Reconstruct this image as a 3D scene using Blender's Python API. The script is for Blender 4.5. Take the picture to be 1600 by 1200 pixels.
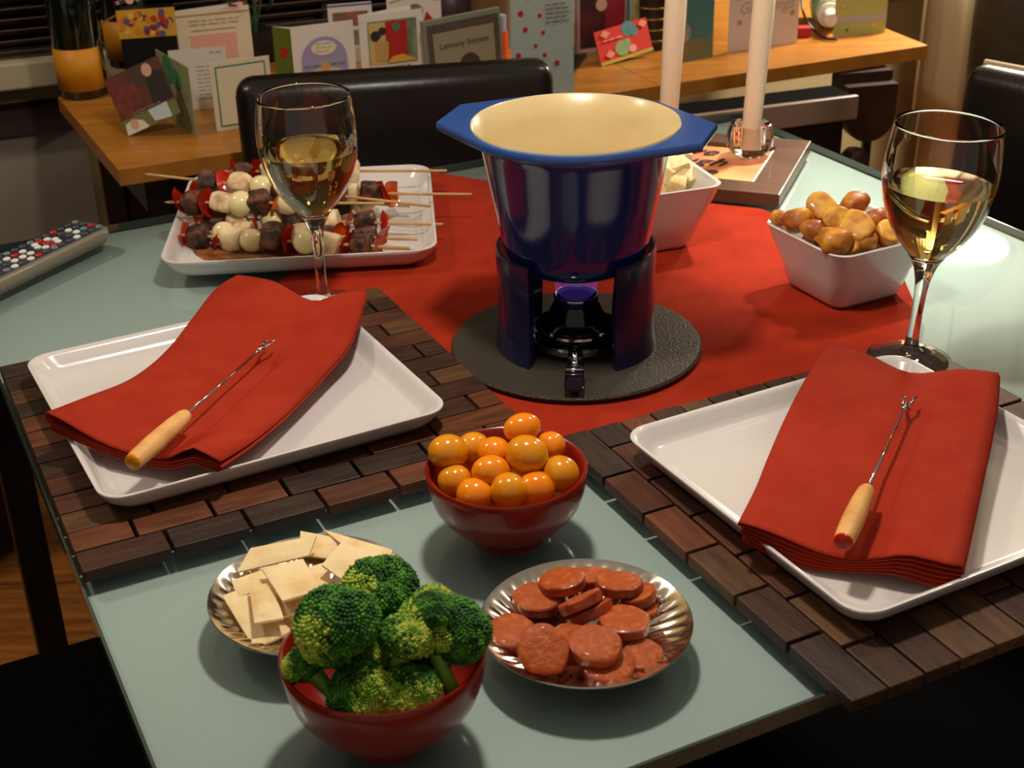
import bpy, bmesh, math, random
from mathutils import Vector, Matrix, noise
C = bpy.context.scene
for o in list(bpy.data.objects): bpy.data.objects.remove(o)
TZ = 0.74            # table top height
H = 0.54             # lens above table top
F = 2200.0; PI = math.radians(27.0); RO = math.radians(-1.5)
R = math.radians
# ---------------- camera
cam = bpy.data.cameras.new('camera'); co = bpy.data.objects.new('camera', cam); C.collection.objects.link(co)
co.matrix_world = Matrix.Translation((0, 0, TZ + H)) @ Matrix.Rotation(math.pi/2 - PI, 4, 'X') @ Matrix.Rotation(RO, 4, 'Z')
cam.sensor_width = 36; cam.lens = F/1600*36; cam.clip_start = .02
cam.dof.use_dof = True; cam.dof.focus_distance = 1.1; cam.dof.aperture_fstop = 16
C.camera = co
# ---------------- world, lights, exposure
w = bpy.data.worlds.new('world'); C.world = w; w.use_nodes = True
w.node_tree.nodes['Background'].inputs[0].default_value = (1.0, .86, .72, 1)
w.node_tree.nodes['Background'].inputs[1].default_value = .24
C.view_settings.view_transform = 'Standard'; C.view_settings.look = 'None'
C.view_settings.gamma = 1; C.view_settings.use_curve_mapping = False
C.view_settings.exposure = 0.0
def lamp(name, loc, power, radius, col):
    l = bpy.data.lights.new(name, 'POINT'); l.energy = power; l.shadow_soft_size = radius; l.color = col
    o = bpy.data.objects.new(name, l); o.location = loc; C.collection.objects.link(o); return o
lamp('pendant_light', (0.0, .93, TZ+.74), 17.0, .035, (1, .90, .77))
lamp('fill_light_left', (-1.3, 1.4, TZ+1.5), 34.0, .10, (1, .86, .66))  # unseen fill, added to brighten the left background and floor
lamp('fill_light_right', (1.1, 1.9, TZ+1.5), 26.0, .10, (1, .84, .62))  # unseen fill, added to lighten the far table and right background
sp_ = bpy.data.lights.new('added_glow_spot', 'SPOT'); sp_.energy = 230; sp_.spot_size = R(30); sp_.spot_blend = 1.0; sp_.shadow_soft_size = .06; sp_.color = (1, .9, .74)  # added unseen spot, makes the bright glow on the far right of the table
so = bpy.data.objects.new('added_glow_spot', sp_); so.location = (.75, 1.95, TZ+1.35); C.collection.objects.link(so)
so.rotation_euler = (Vector((.43, 1.50, TZ))-so.location).to_track_quat('-Z', 'Y').to_euler()
# the far pendant whose lit opening mirrors in the glass table top (its shade is built with the objects)
FARP = Vector((.905, 2.62, TZ+.51))
la = bpy.data.lights.new('far_pendant_light', 'AREA'); la.shape = 'DISK'; la.size = .175; la.energy = 20.0; la.color = (1, .9, .76)
lo = bpy.data.objects.new('far_pendant_light', la); lo.location = FARP; C.collection.objects.link(lo)

# ---------------- helpers
def lin(h):
    h = h.lstrip('#'); v = [int(h[i:i+2], 16)/255 for i in (0, 2, 4)]
    return tuple((x/12.92 if x <= .04045 else ((x+.055)/1.055)**2.4) for x in v) + (1,)
MATS = {}
def mat(name, col, rough=.5, metal=0, spec=.5, n=None, bump=None, coat=0, trans=0, ior=1.45, sss=0, emit=0, emitcol=None, stretch=None):
    """n=(scale, colour2, low, high) mixes a second colour by noise; bump=(scale, strength)"""
    if name in MATS: return MATS[name]
    m = bpy.data.materials.new(name); m.use_nodes = True; nt = m.node_tree; b = nt.nodes['Principled BSDF']
    b.inputs['Base Color'].default_value = lin(col); b.inputs['Roughness'].default_value = rough
    b.inputs['Metallic'].default_value = metal; b.inputs['Specular IOR Level'].default_value = spec
    b.inputs['IOR'].default_value = ior; b.inputs['Coat Weight'].default_value = coat; b.inputs['Coat Roughness'].default_value = .08
    b.inputs['Transmission Weight'].default_value = trans
    if sss: b.inputs['Subsurface Weight'].default_value = sss; b.inputs['Subsurface Radius'].default_value = (.01, .006, .003); b.inputs['Subsurface Scale'].default_value = .6
    if emit: b.inputs['Emission Color'].default_value = lin(emitcol or col); b.inputs['Emission Strength'].default_value = emit
    if n or bump:
        tc = nt.nodes.new('ShaderNodeTexCoord'); mp = nt.nodes.new('ShaderNodeMapping')
        if stretch: mp.inputs['Scale'].default_value = stretch
        nt.links.new(tc.outputs['Object'], mp.inputs['Vector'])
        oi = nt.nodes.new('ShaderNodeObjectInfo'); ad = nt.nodes.new('ShaderNodeVectorMath'); ad.operation = 'ADD'
        nt.links.new(mp.outputs[0], ad.inputs[0]); nt.links.new(oi.outputs['Random'], ad.inputs[1])
    if n:
        tx = nt.nodes.new('ShaderNodeTexNoise'); tx.inputs['Scale'].default_value = n[0]; tx.inputs['Detail'].default_value = 5
        nt.links.new(ad.outputs[0], tx.inputs['Vector'])
        rp = nt.nodes.new('ShaderNodeValToRGB'); rp.color_ramp.elements[0].position = n[2]; rp.color_ramp.elements[1].position = n[3]
        rp.color_ramp.elements[0].color = lin(col); rp.color_ramp.elements[1].color = lin(n[1])
        nt.links.new(tx.outputs['Fac'], rp.inputs[0]); nt.links.new(rp.outputs[0], b.inputs['Base Color'])
    if bump:
        t2 = nt.nodes.new('ShaderNodeTexNoise'); t2.inputs['Scale'].default_value = bump[0]; t2.inputs['Detail'].default_value = 4
        nt.links.new(ad.outputs[0], t2.inputs['Vector'])
        bp = nt.nodes.new('ShaderNodeBump'); bp.inputs['Strength'].default_value = bump[1]; bp.inputs['Distance'].default_value = .002
        nt.links.new(t2.outputs['Fac'], bp.inputs['Height']); nt.links.new(bp.outputs[0], b.inputs['Normal'])
    MATS[name] = m; return m
def ray(px, py):
    x = (px-800)/F; y = -(py-600)/F; c, s = math.cos(RO), math.sin(RO); x, y = c*x-s*y, s*x+c*y
    return Vector((x, math.cos(PI)+y*math.sin(PI), -math.sin(PI)+y*math.cos(PI)))
def at(px, py, h=0.0):                       # point h above the table top, as measured in the photograph
    d = ray(px, py); t = (H-h)/-d.z; return Vector((d.x*t, d.y*t, TZ+h))
def atY(px, py, Y):
    d = ray(px, py); t = Y/d.y; return Vector((d.x*t, Y, TZ+H+d.z*t))
def tag(o, label=None, cat=None, group=None, kind=None):
    if label: o['label'] = label
    if cat: o['category'] = cat
    if group: o['group'] = group
    if kind: o['kind'] = kind
    return o
def empty(name, loc=(0, 0, 0), rz=0):
    o = bpy.data.objects.new(name, None); C.collection.objects.link(o); o.location = loc; o.rotation_euler = (0, 0, rz); o.empty_display_size = .02
    return o
def obj(name, me, m=None, parent=None, loc=None, rot=None, smooth=False):
    """me: bmesh or mesh. Linked as one mesh object, local to its parent."""
    if isinstance(me, bmesh.types.BMesh):
        bm = me; me = bpy.data.meshes.new(name)
        bmesh.ops.recalc_face_normals(bm, faces=bm.faces); bm.to_mesh(me); bm.free()
    o = bpy.data.objects.new(name, me); C.collection.objects.link(o)
    if m is not None and not me.materials:
        for q in (m if isinstance(m, (list, tuple)) else [m]): me.materials.append(q)
    if smooth:
        for p in me.polygons: p.use_smooth = True
    if parent: o.parent = parent
    if loc is not None: o.location = loc
    if rot is not None: o.rotation_euler = rot
    return o
def autosm(o, ang=35):
    me = o.data
    for p in me.polygons: p.use_smooth = True
    try: me.set_sharp_from_angle(angle=R(ang))
    except Exception: pass
    return o
def add(bm, verts, faces, mi=0):
    vs = [bm.verts.new(v) for v in verts]
    for f in faces:
        try: q = bm.faces.new([vs[i] for i in f]); q.material_index = mi
        except ValueError: pass
    return vs
def box(bm, lo, hi, M=None, bev=0, mi=0):
    b = bmesh.new(); x0, y0, z0 = lo; x1, y1, z1 = hi
    add(b, [(x0,y0,z0),(x1,y0,z0),(x1,y1,z0),(x0,y1,z0),(x0,y0,z1),(x1,y0,z1),(x1,y1,z1),(x0,y1,z1)],
        [(0,3,2,1),(4,5,6,7),(0,1,5,4),(1,2,6,5),(2,3,7,6),(3,0,4,7)])
    if bev: bmesh.ops.bevel(b, geom=b.edges[:], offset=bev, segments=2, profile=.5, affect='EDGES')
    merge(bm, b, M, mi); return bm
def merge(bm, b, M=None, mi=None):
    b.verts.index_update()
    vs = [bm.verts.new((M @ v.co) if M else v.co) for v in b.verts]
    for f in b.faces:
        q = bm.faces.new([vs[v.index] for v in f.verts]); q.material_index = f.material_index if mi is None else mi
    b.free()
def B(lo, hi, bev=0, M=None): return box(bmesh.new(), lo, hi, M, bev)
def lathe(prof, seg=48, bm=None, M=None, fn=None):
    bm = bm or bmesh.new(); rings = []
    for (r, z) in prof:
        if r < 1e-6: rings.append([bm.verts.new((M @ Vector((0,0,z))) if M else (0,0,z))])
        else:
            ring = []
            for i in range(seg):
                a = 2*math.pi*i/seg; p = Vector((r*math.cos(a), r*math.sin(a), z))
                if fn: p = fn(p, a, r)
                ring.append(bm.verts.new((M @ p) if M else p))
            rings.append(ring)
    for a, b in zip(rings, rings[1:]):
        if len(a) == 1 and len(b) == 1: continue
        for i in range(seg):
            j = (i+1) % seg
            if len(a) == 1: bm.faces.new((a[0], b[i], b[j]))
            elif len(b) == 1: bm.faces.new((a[i], b[0], a[j]))
            else: bm.faces.new((a[i], b[i], b[j], a[j]))
    return bm
def loft(rings, closed_ends=True, bm=None):
    bm = bm or bmesh.new(); rs = [[bm.verts.new(p) for p in r] for r in rings]; n = len(rs[0])
    for a, b in zip(rs, rs[1:]):
        for i in range(n): bm.faces.new((a[i], a[(i+1) % n], b[(i+1) % n], b[i]))
    if closed_ends: bm.faces.new(rs[0]); bm.faces.new(rs[-1])
    return bm
def rrect(hx, hy, r, z, n=6):
    r = min(r, hx, hy); out = []
    for cx, cy, a0 in ((hx-r, hy-r, 0), (-hx+r, hy-r, 90), (-hx+r, -hy+r, 180), (hx-r, -hy+r, 270)):
        for k in range(n+1):
            a = R(a0+90*k/n); out.append(Vector((cx+r*math.cos(a), cy+r*math.sin(a), z)))
    return out
def tube(pts, rad, seg=8, bm=None, cap=True):
    bm = bm or bmesh.new(); pts = [Vector(p) for p in pts]
    rr = rad if isinstance(rad, (list, tuple)) else [rad]*len(pts); rings = []
    for i, p in enumerate(pts):
        t = (pts[min(i+1, len(pts)-1)]-pts[max(i-1, 0)]).normalized()
        up = Vector((0, 0, 1)) if abs(t.z) < .95 else Vector((1, 0, 0))
        a = t.cross(up).normalized(); b = t.cross(a)
        rings.append([p+(a*math.cos(2*math.pi*k/seg)+b*math.sin(2*math.pi*k/seg))*rr[i] for k in range(seg)])
    return loft(rings, cap, bm)
def prism(poly, z0, z1, bm=None, M=None):
    b = bmesh.new(); n = len(poly)
    add(b, [(p[0], p[1], z0) for p in poly]+[(p[0], p[1], z1) for p in poly],
        [tuple(reversed(range(n))), tuple(range(n, 2*n))]+[(i, (i+1) % n, (i+1) % n+n, i+n) for i in range(n)])
    bm = bm or bmesh.new(); merge(bm, b, M); return bm
def blob(sx, sy, sz, amp=.15, fr=3, seed=0, sub=3, flat=None):
    bm = bmesh.new(); bmesh.ops.create_icosphere(bm, subdivisions=sub, radius=1)
    o = Vector((seed*7.3, seed*1.7, seed*3.1))
    for v in bm.verts:
        d = 1+amp*noise.noise(v.co*fr*.5+o)*1.6+amp*.4*noise.noise(v.co*fr*1.7+o)
        v.co = v.co*d
        if flat is not None and v.co.z > flat: v.co.z = flat+(v.co.z-flat)*.12
        v.co = Vector((v.co.x*sx, v.co.y*sy, v.co.z*sz))
    return bm
U = Vector((math.cos(R(26)), math.sin(R(26)), 0)); V = Vector((-U.y, U.x, 0)); TR = R(26)

# ---------------- materials
M_floor = mat('floor_wood', '#c07a34', .45, n=(9, '#7c451a', .35, .7), stretch=(1, 7, 1))
M_glass = mat('clear_glass', '#ffffff', 0.0, trans=1, ior=1.45)
M_wine = mat('white_wine', '#f0dc8c', 0.0, trans=1, ior=1.33)
M_white = mat('white_porcelain', '#d3ccc8', .2, spec=.5, coat=.4)
M_red = mat('red_linen', '#9c2e18', .85, spec=.15, n=(40, '#952612', .35, .7), bump=(900, .25))
M_run = mat('red_runner_cloth', '#992a14', .9, spec=.1, n=(30, '#8b2411', .35, .7), bump=(900, .25))
M_bowl = mat('red_glaze', '#851a0c', .25, spec=.45, coat=.2, n=(12, '#78160a', .4, .7))
M_silver = mat('silver', '#d8cdbd', .16, metal=1)
M_chrome = mat('chrome', '#d5d5d8', .08, metal=1)
M_iron = mat('black_cast_iron', '#37312a', .42, spec=.4, bump=(500, .5))
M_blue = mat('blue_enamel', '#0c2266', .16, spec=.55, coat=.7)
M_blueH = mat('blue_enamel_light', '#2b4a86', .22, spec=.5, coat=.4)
M_cream = mat('cream_enamel', '#cdb786', .28, coat=.2, n=(10, '#bfa674', .4, .7))
M_black = mat('black_lacquer', '#08070a', .35)
M_leather = mat('dark_leather', '#17110e', .3, spec=.5, bump=(140, .12))
M_black_leather = mat('black_leather', '#040303', .85, spec=.08)
M_oak = mat('side_table_wood', '#ad7029', .35, n=(7, '#935c1f', .35, .75), stretch=(1.5, 9, 1))
M_dwood = mat('dark_wood', '#2c1a11', .4, n=(20, '#3a2216', .4, .7))
M_wax = mat('candle_wax', '#f2dcc0', .45, sss=.4)
M_hand = mat('light_handle_wood', '#e0aa66', .45, n=(60, '#cc9350', .4, .7))
WOODS = [mat('rosewood_%d' % i, a, .5, spec=.3, n=(45, b, .35, .7), bump=(200, .3), stretch=(.5, 3, 3)) for i, (a, b) in enumerate(
    [('#55301f', '#3a1f15'), ('#452a1e', '#2d1a14'), ('#6a3c24', '#4a2717'), ('#3a2a22', '#261a16'), ('#5c4028', '#412a1a')])]

# ================= setting
fl = obj('floor', B((-3, -1.2, -.03), (3.5, 4.6, -.004)), mat('floor_base', '#3a2010', .6)); tag(fl, kind='structure')
random.seed(3); pm = {}
for i in range(17):
    y0 = -1.2+i*.34                                # rows of planks
    x = -3.0-random.random()*1.0
    while x < 3.5:
        L = 1.6; a, b_ = max(x, -3), min(x+L-.003, 3.5)
        if b_-a > .1:
            obj('plank', B((a, y0, -.004), (b_, y0+.336, 0.0)), M_floor, fl)
        x += L
# back wall runs behind the two side tables
WA = R(20); wu = Vector((math.cos(WA), math.sin(WA), 0)); wv = Vector((-wu.y, wu.x, 0)); W0 = Vector((-.66, 2.43, 0))
def wallbox(s0, s1, d0, d1, z0, z1, bev=0):
    Mx = Matrix.Translation(W0) @ Matrix.Rotation(WA, 4, 'Z'); return B((s0, d0, z0), (s1, d1, z1), bev, Mx)
M_wall = mat('wall_paint', '#a8946a', .8, n=(3, '#9a865e', .4, .7))
M_sill = mat('cream_paint', '#b7a98c', .6)
tag(obj('wall_back', wallbox(-1.8, 4.2, .05, .12, 0, 2.5), M_wall), kind='structure')
wl = obj('wall_left', B((-2.3, -1.2, 0), (-2.2, 3.2, 2.5)), mat('dark_wall', '#2a1c14', .8)); tag(wl, kind='structure')
tag(obj('wall_right', B((3.0, -1.2, 0), (3.1, 4.2, 2.5)), mat('dark_wall2', '#3a2a1c', .8)), kind='structure')
tag(obj('baseboard_back', wallbox(-1.8, 4.2, .03, .05, 0, .1), M_sill), kind='structure')
win = empty('window_1', (0, 0, 0)); tag(win, kind='structure')
obj('window_sill', wallbox(-1.0, 1.75, -.03, .05, TZ-.075, TZ-.03, .004), M_sill, win)
obj('pane', wallbox(-1.0, 1.75, .036, .04, TZ-.03, TZ+.9), mat('night_pane', '#050508', .05), win)
for s in (-1.0, .36, 1.72): obj('window_frame', wallbox(s, s+.03, .0, .05, TZ-.03, TZ+.9), mat('frame_brown', '#2e1c12', .5), win)
M_slat = mat('blind_slat', '#4a3022', .5)
sl = None
for k in range(40):
    z = TZ-.02+k*.0175
    if sl is None:
        sl = obj('blind_slat', B((-.97, -.008, -.001), (1.72, .008, .001)), M_slat, win, rot=(R(-35), 0, WA))
        sl.location = W0+Vector((0, 0, z)); 
    else:
        c = sl.copy(); C.collection.objects.link(c); c.location = W0+Vector((0, 0, z))
# dark radiator cover strip and pale panel under the window at far left
tag(obj('trim_1', wallbox(-1.0, -.08, .0, .05, TZ-.16, TZ-.115), mat('trim_brown', '#2a1a14', .6)), kind='structure')
tag(obj('trim_2', wallbox(-1.0, -.08, .02, .05, 0, TZ-.16), mat('pale_panel', '#8f8577', .7)), kind='structure')

# ================= dining table
T0 = Vector((.083, 1.166, 0))
tab = empty('dining_table', T0, TR); tag(tab, 'square frosted pale green glass dining table carrying the meal', 'table')
hs = .505
mg = bpy.data.materials.new('table_glass_sheet'); mg.use_nodes = True; nt = mg.node_tree; nt.nodes.clear()
ou = nt.nodes.new('ShaderNodeOutputMaterial'); mx = nt.nodes.new('ShaderNodeMixShader'); fr = nt.nodes.new('ShaderNodeFresnel'); fr.inputs[0].default_value = 1.5
tp = nt.nodes.new('ShaderNodeBsdfTransparent'); tp.inputs[0].default_value = (.97, 1, .985, 1)
gl = nt.nodes.new('ShaderNodeBsdfGlossy'); gl.inputs['Roughness'].default_value = .02
nt.links.new(fr.outputs[0], mx.inputs[0]); nt.links.new(tp.outputs[0], mx.inputs[1]); nt.links.new(gl.outputs[0], mx.inputs[2]); nt.links.new(mx.outputs[0], ou.inputs[0])
M_paint = mat('frosted_green_layer', '#a2afab', .33, spec=.6)
bm = bmesh.new(); add(bm, rrect(hs, hs, .006, TZ, 3), [tuple(range(16))])
obj('glass_surface', bm, mg, tab)
obj('frosted_layer', loft([rrect(hs-.002, hs-.002, .006, TZ-.012, 3), rrect(hs-.002, hs-.002, .006, TZ-.009, 3)]), M_paint, tab)
bm = bmesh.new()
for sx, sy in ((1, 0), (-1, 0), (0, 1), (0, -1)):
    if sx: box(bm, (sx*hs-.001, -hs, TZ-.012), (sx*hs+.001, hs, TZ-.0005))
    else: box(bm, (-hs, sy*hs-.001, TZ-.012), (hs, sy*hs+.001, TZ-.0005))
obj('glass_edge', bm, mat('glass_edge', '#3c4a44', .1, spec=.8, coat=.5), tab)
bm = bmesh.new()
for sx, sy in ((1, 0), (-1, 0), (0, 1), (0, -1)):
    a = hs-.06
    if sx: box(bm, (min(sx*a, sx*(a-.03)), -a, TZ-.055), (max(sx*a, sx*(a-.03)), a, TZ-.013))
    else: box(bm, (-a, min(sy*a, sy*(a-.03)), TZ-.0551), (a, max(sy*a, sy*(a-.03)), TZ-.0131))
obj('apron', bm, mat('black_matt', '#040404', .9, spec=.05), tab)
for sx in (1, -1):
    for sy in (1, -1):
        if sx*sy == 0: continue
        obj('leg', B((sx*.487-.0175, sy*.487-.0175, 0), (sx*.487+.0175, sy*.487+.0175, TZ-.0125), .003), M_black, tab)

# ================= chairs
def padded(w, d, h, r):            # rounded leather slab, w along x, d along y, h up
    b = B((-w/2, -d/2, 0), (w/2, d/2, h)); bmesh.ops.bevel(b, geom=b.edges[:], offset=r, segments=5, profile=.5, affect='EDGES'); return b
def chair(label, loc, rz, seat_h=.45, back_top=.82, w=.43, lean=4, top_sheen=None, thick=.05, ml=None):
    ml = ml or M_leather
    t = empty('dining_chair', loc, rz)
    tag(t, label, 'chair')                      # chair faces -y in its own frame
    autosm(obj('seat', padded(w, .44, .07, .02), ml, t, loc=(0, -.24, seat_h-.07)))
    bk = autosm(obj('backrest', padded(w, thick, back_top-seat_h+.05, .024 if thick > .045 else .012), ml, t, loc=(0, 0, seat_h-.05), rot=(R(-lean), 0, 0)))
    if top_sheen: obj('sheen_strip', tube([(-w/2+.012, .012, back_top-seat_h+.0495), (w/2-.012, .012, back_top-seat_h+.0495)], .005), mat('tan_sheen', '#a88d68', .5), bk)  # pale tube imitating the lamp's reflection along the leather top edge
    for sx in (-1, 1):
        for sy in (0, -1):
            obj('leg', B((sx*(w/2-.03)-.02, sy*.41-.02-.01, 0), (sx*(w/2-.03)+.02, sy*.41+.02-.01, seat_h-.07)), M_black, t)
    return t
p = at(353, 142, .075); q = at(862, 108, .075); mid = (p+q)/2; an = math.atan2(q.y-p.y, q.x-p.x)
chair('dark leather dining chair behind the skewer plate with its back to the side table', (mid.x-.0+.03*math.sin(-an)*-1, mid.y+.03, 0), an, back_top=TZ+.078, w=(q-p).length, thick=.065, lean=3)
# chair at right
p = at(1474, 112, .07); q = at(1574, 132, .07); d = (q-p).normalized(); an = math.atan2(d.y, d.x); c = p+d*.22
chair('dark leather dining chair at the right edge with lamp sheen built as a pale strip along its top', (c.x+.03, c.y+.03, 0), an, back_top=TZ+.07, w=.44, top_sheen=True)
# chair at left near (edge-on backrest) and chair at the near right
p = at(78, 1003, -.29)
cl = chair('black chair at the bottom left corner beside the left placemat', (p.x-.30*U.x-.215*V.x, p.y-.30*U.y-.215*V.y, 0), TR+R(90), w=.43, back_top=.67, lean=1, thick=.035, ml=M_black_leather)
pq = at(1560, 1190, -.3)-V*.24
cr = chair('black chair at the bottom right under the table edge', (pq.x, pq.y, 0), TR+R(180), w=.43, back_top=.60, thick=.04, seat_h=.44, ml=M_black_leather)

# ================= side tables
def at_w(px, py): return at(px, py, -.04)
ZW = TZ-.04
def world_prism(poly, z0, z1): return prism([(p.x, p.y) for p in poly], z0, z1)
a0 = at_w(185, 266); a1 = at_w(90, 152)
e = Vector((math.cos(R(29)), math.sin(R(29)), 0)); n_ = (a1-a0).normalized()
jn = at_w(1030, 134); jb = at_w(963, 101); d2 = (at_w(1450, 72)-jn).normalized(); n2 = Vector((-d2.y, d2.x, 0))
k = at_w(700, 180)
st1 = empty('side_table', (a0.x, a0.y, 0)); tag(st1, 'long light wood side table with cards behind the leather chair, left section', 'side table')
a0l = Vector((a0.x, a0.y, 0))
poly = [a0, a0+e*.42, jn-(jn-a0-e*.42)*.02, jb, jb+(jb-jn).normalized()*.25, a1+e*.45, a1]
poly = [a0, at_w(372, 238), jn, jn+(jb-jn).normalized()*.42, a1+e*.30+n_*.02, a1]
obj('tabletop', prism([(p.x-a0.x, p.y-a0.y) for p in poly], ZW-.022, ZW), M_oak, st1)
for (s, t) in ((.06, .05), (.06, .36), (.78, .05)):
    c = a0l+e*s+n_*t-a0l; obj('leg', B((c.x-.012, c.y-.012, 0), (c.x+.012, c.y+.012, ZW-.022)), M_black, st1)
c = e*.045+n_*.4; c2 = e*.75+n_*.40
bm = prism([(c.x, c.y), (c2.x, c2.y), (c2.x-.006, c2.y+.015), (c.x-.006, c.y+.015)], .0, ZW-.023)
obj('back_panel', bm, mat('brown_panel', '#33200f', .6), st1)
bm = prism([(c.x, c.y), (c.x+n_.x*-.33, c.y+n_.y*-.33), (c.x+n_.x*-.33+.012, c.y+n_.y*-.33), (c.x+.012, c.y)], ZW-.09, ZW-.022)
obj('apron', bm, M_black, st1)
jn2 = jn+d2*.0; st2 = empty('side_table', (jn.x, jn.y, 0)); tag(st2, 'light wood side table with cards on the right, corner jutting beside the curtain', 'side table')
c2w = at_w(1450, 71); c3w = at_w(1385, 45); nn = (c3w-c2w).normalized()
g = d2*.0015
poly = [jn+g, c2w, c2w+nn*.5, jn+(jb-jn).normalized()*.45+g]
obj('tabletop', prism([(p.x-jn.x, p.y-jn.y) for p in poly], ZW-.022, ZW), M_oak, st2)
for s, t in ((.435, .04), (.12, .30), (.42, .36)):
    c = d2*s+n2*t; obj('leg', B((c.x-.007, c.y-.007, 0), (c.x+.007, c.y+.007, ZW-.022)), M_black, st2)
c = d2*.03+n2*.10; c2 = d2*.43+n2*.10
obj('apron', prism([(c.x, c.y), (c2.x, c2.y), (c2.x-.01, c2.y+.02), (c.x-.01, c.y+.02)], ZW-.05, ZW-.0225), M_black, st2)
# low bench under the right side table, pale front rail
p0 = at(1045, 182, -.06); p1 = at(1337, 146, -.06); dd = (p1-p0).normalized(); nb = Vector((-dd.y, dd.x, 0)); ba = math.atan2(dd.y, dd.x); bl = (p1-p0).length
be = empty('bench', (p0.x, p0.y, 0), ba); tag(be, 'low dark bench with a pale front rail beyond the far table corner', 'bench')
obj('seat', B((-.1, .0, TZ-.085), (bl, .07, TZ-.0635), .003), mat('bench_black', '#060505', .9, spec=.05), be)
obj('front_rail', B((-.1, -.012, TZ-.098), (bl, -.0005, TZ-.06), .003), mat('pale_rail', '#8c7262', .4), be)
obj('front_panel', B((-.1, -.004, .02), (bl-.02, .01, TZ-.0985)), M_black, be)
obj('foot', B((-.1, .011, 0), (bl-.02, .07, .02)), M_black, be)
# turned dark wooden stand with scalloped bracket
p0 = at(1354, 262, -.3); sp = atY(1361, 120, 2.262)
sd = empty('wooden_stand', (sp.x, sp.y, 0), R(12)); tag(sd, 'dark antique wooden stand with scalloped bracket and turned leg below the side table corner', 'stand')
bp = [(-.045, -.002)]+[(.045-.06*0, -.002)]
br = [(.06, 0)]+[(.06*math.cos(R(a)), -.075*math.sin(R(a))) for a in range(0, 181, 15)]+[(-.06, 0)]
Mx = Matrix.Translation((0, 0, ZW-.09)) @ Matrix.Rotation(R(90), 4, 'X')
bm = bmesh.new(); b2 = prism([(x, y) for x, y in [(.044, .05)]+[(.044*math.cos(R(a)), -.045*math.sin(R(a))) for a in range(0, 181, 15)]+[(-.044, .05)]], -.012, .012); merge(bm, b2, Mx)
obj('bracket', bm, M_dwood, sd)
tp_ = ZW-.11
autosm(obj('turned_leg', lathe([(0, .03), (.014, .03), (.02, .1), (.017, .2), (.023, .28), (.022, .36), (.02, .40), (.024, .44), (.026, .48), (.026, .52), (.022, .55), (.014, .56), (0, .56)], 20), M_dwood, sd, loc=(-.03, -.025, 0)), 40)
obj('foot_bar', B((-.12, -.05, 0), (.12, .0, .03), .005), M_dwood, sd)
obj('top_block', B((-.045, .013, ZW-.06), (.045, .05, ZW-.024)), M_dwood, sd)
# curtain and armchair at right
def curtain(label, p, ang, width, z0, z1, folds, m):
    bm = bmesh.new(); n = folds*8; rows = []
    for zz in (z0, z1):
        rows.append([bm.verts.new((width*i/n, .025*math.sin(2*math.pi*folds*i/n)+.008*math.sin(i*.9), zz)) for i in range(n+1)])
    for i in range(n): bm.faces.new((rows[0][i], rows[0][i+1], rows[1][i+1], rows[1][i]))
    o = autosm(obj('curtain', bm, m, None, loc=(p.x, p.y, 0), rot=(0, 0, ang)), 60); tag(o, label, 'curtain')
    sol = o.modifiers.new('s', 'SOLIDIFY'); sol.thickness = .004; return o
p = atY(1442, 60, 2.86)
curtain('beige curtain hanging beside the right end of the side table', p, WA, .62, .02, 2.3, 5, mat('curtain_beige', '#f2e0b4', .9))
p = atY(1390, 20, 2.72)
ac = empty('armchair', (atY(1512, 60, 2.52).x, 2.52, 0), R(-19)); tag(ac, 'brown leather armchair in the top right corner behind the dining chair', 'armchair')
autosm(obj('backrest', padded(.7, .2, .55, .05), mat('olive_leather', '#3a2a16', .45, bump=(40, .5)), ac, loc=(.355, 0, .30)))
autosm(obj('headrest', padded(.62, .16, .17, .06), mat('olive_leather2', '#2a1d12', .4, bump=(40, .5)), ac, loc=(.38, -.02, .80)))
autosm(obj('seat', padded(.7, .24, .3, .05), mat('olive_leather', '#3a2a16', .45), ac, loc=(.355, .2, .05)))
autosm(obj('arm', padded(.12, .24, .5, .04), mat('olive_leather', '#3a2a16', .45), ac, loc=(.07, .2, .05)))
autosm(obj('arm', padded(.12, .24, .5, .04), mat('olive_leather', '#3a2a16', .45), ac, loc=(.64, .2, .05)))

# ================= runner
z = .0012
rc = [at(905, 715, z), at(1440, 512, z), at(1430, 440, z), at(1240, 334, z), at(693, 271, z), at(400, 470, z)]
# a square cloth laid cornerwise on the table
poly = [at(800, 745, z), at(1010, 715, z), at(1425, 548, z), at(1440, 500, z), at(1395, 395, z), at(1187, 326, z), at(752, 281, z), at(677, 269, z), at(520, 380, z), at(436, 440, z), at(560, 520, z)]
bm = prism([(p.x, p.y) for p in poly], TZ+.0002, TZ+.0014)
tag(obj('table_runner', bm, M_run), 'red cloth laid flat across the middle of the glass table under the fondue set', 'table cloth')

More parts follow.
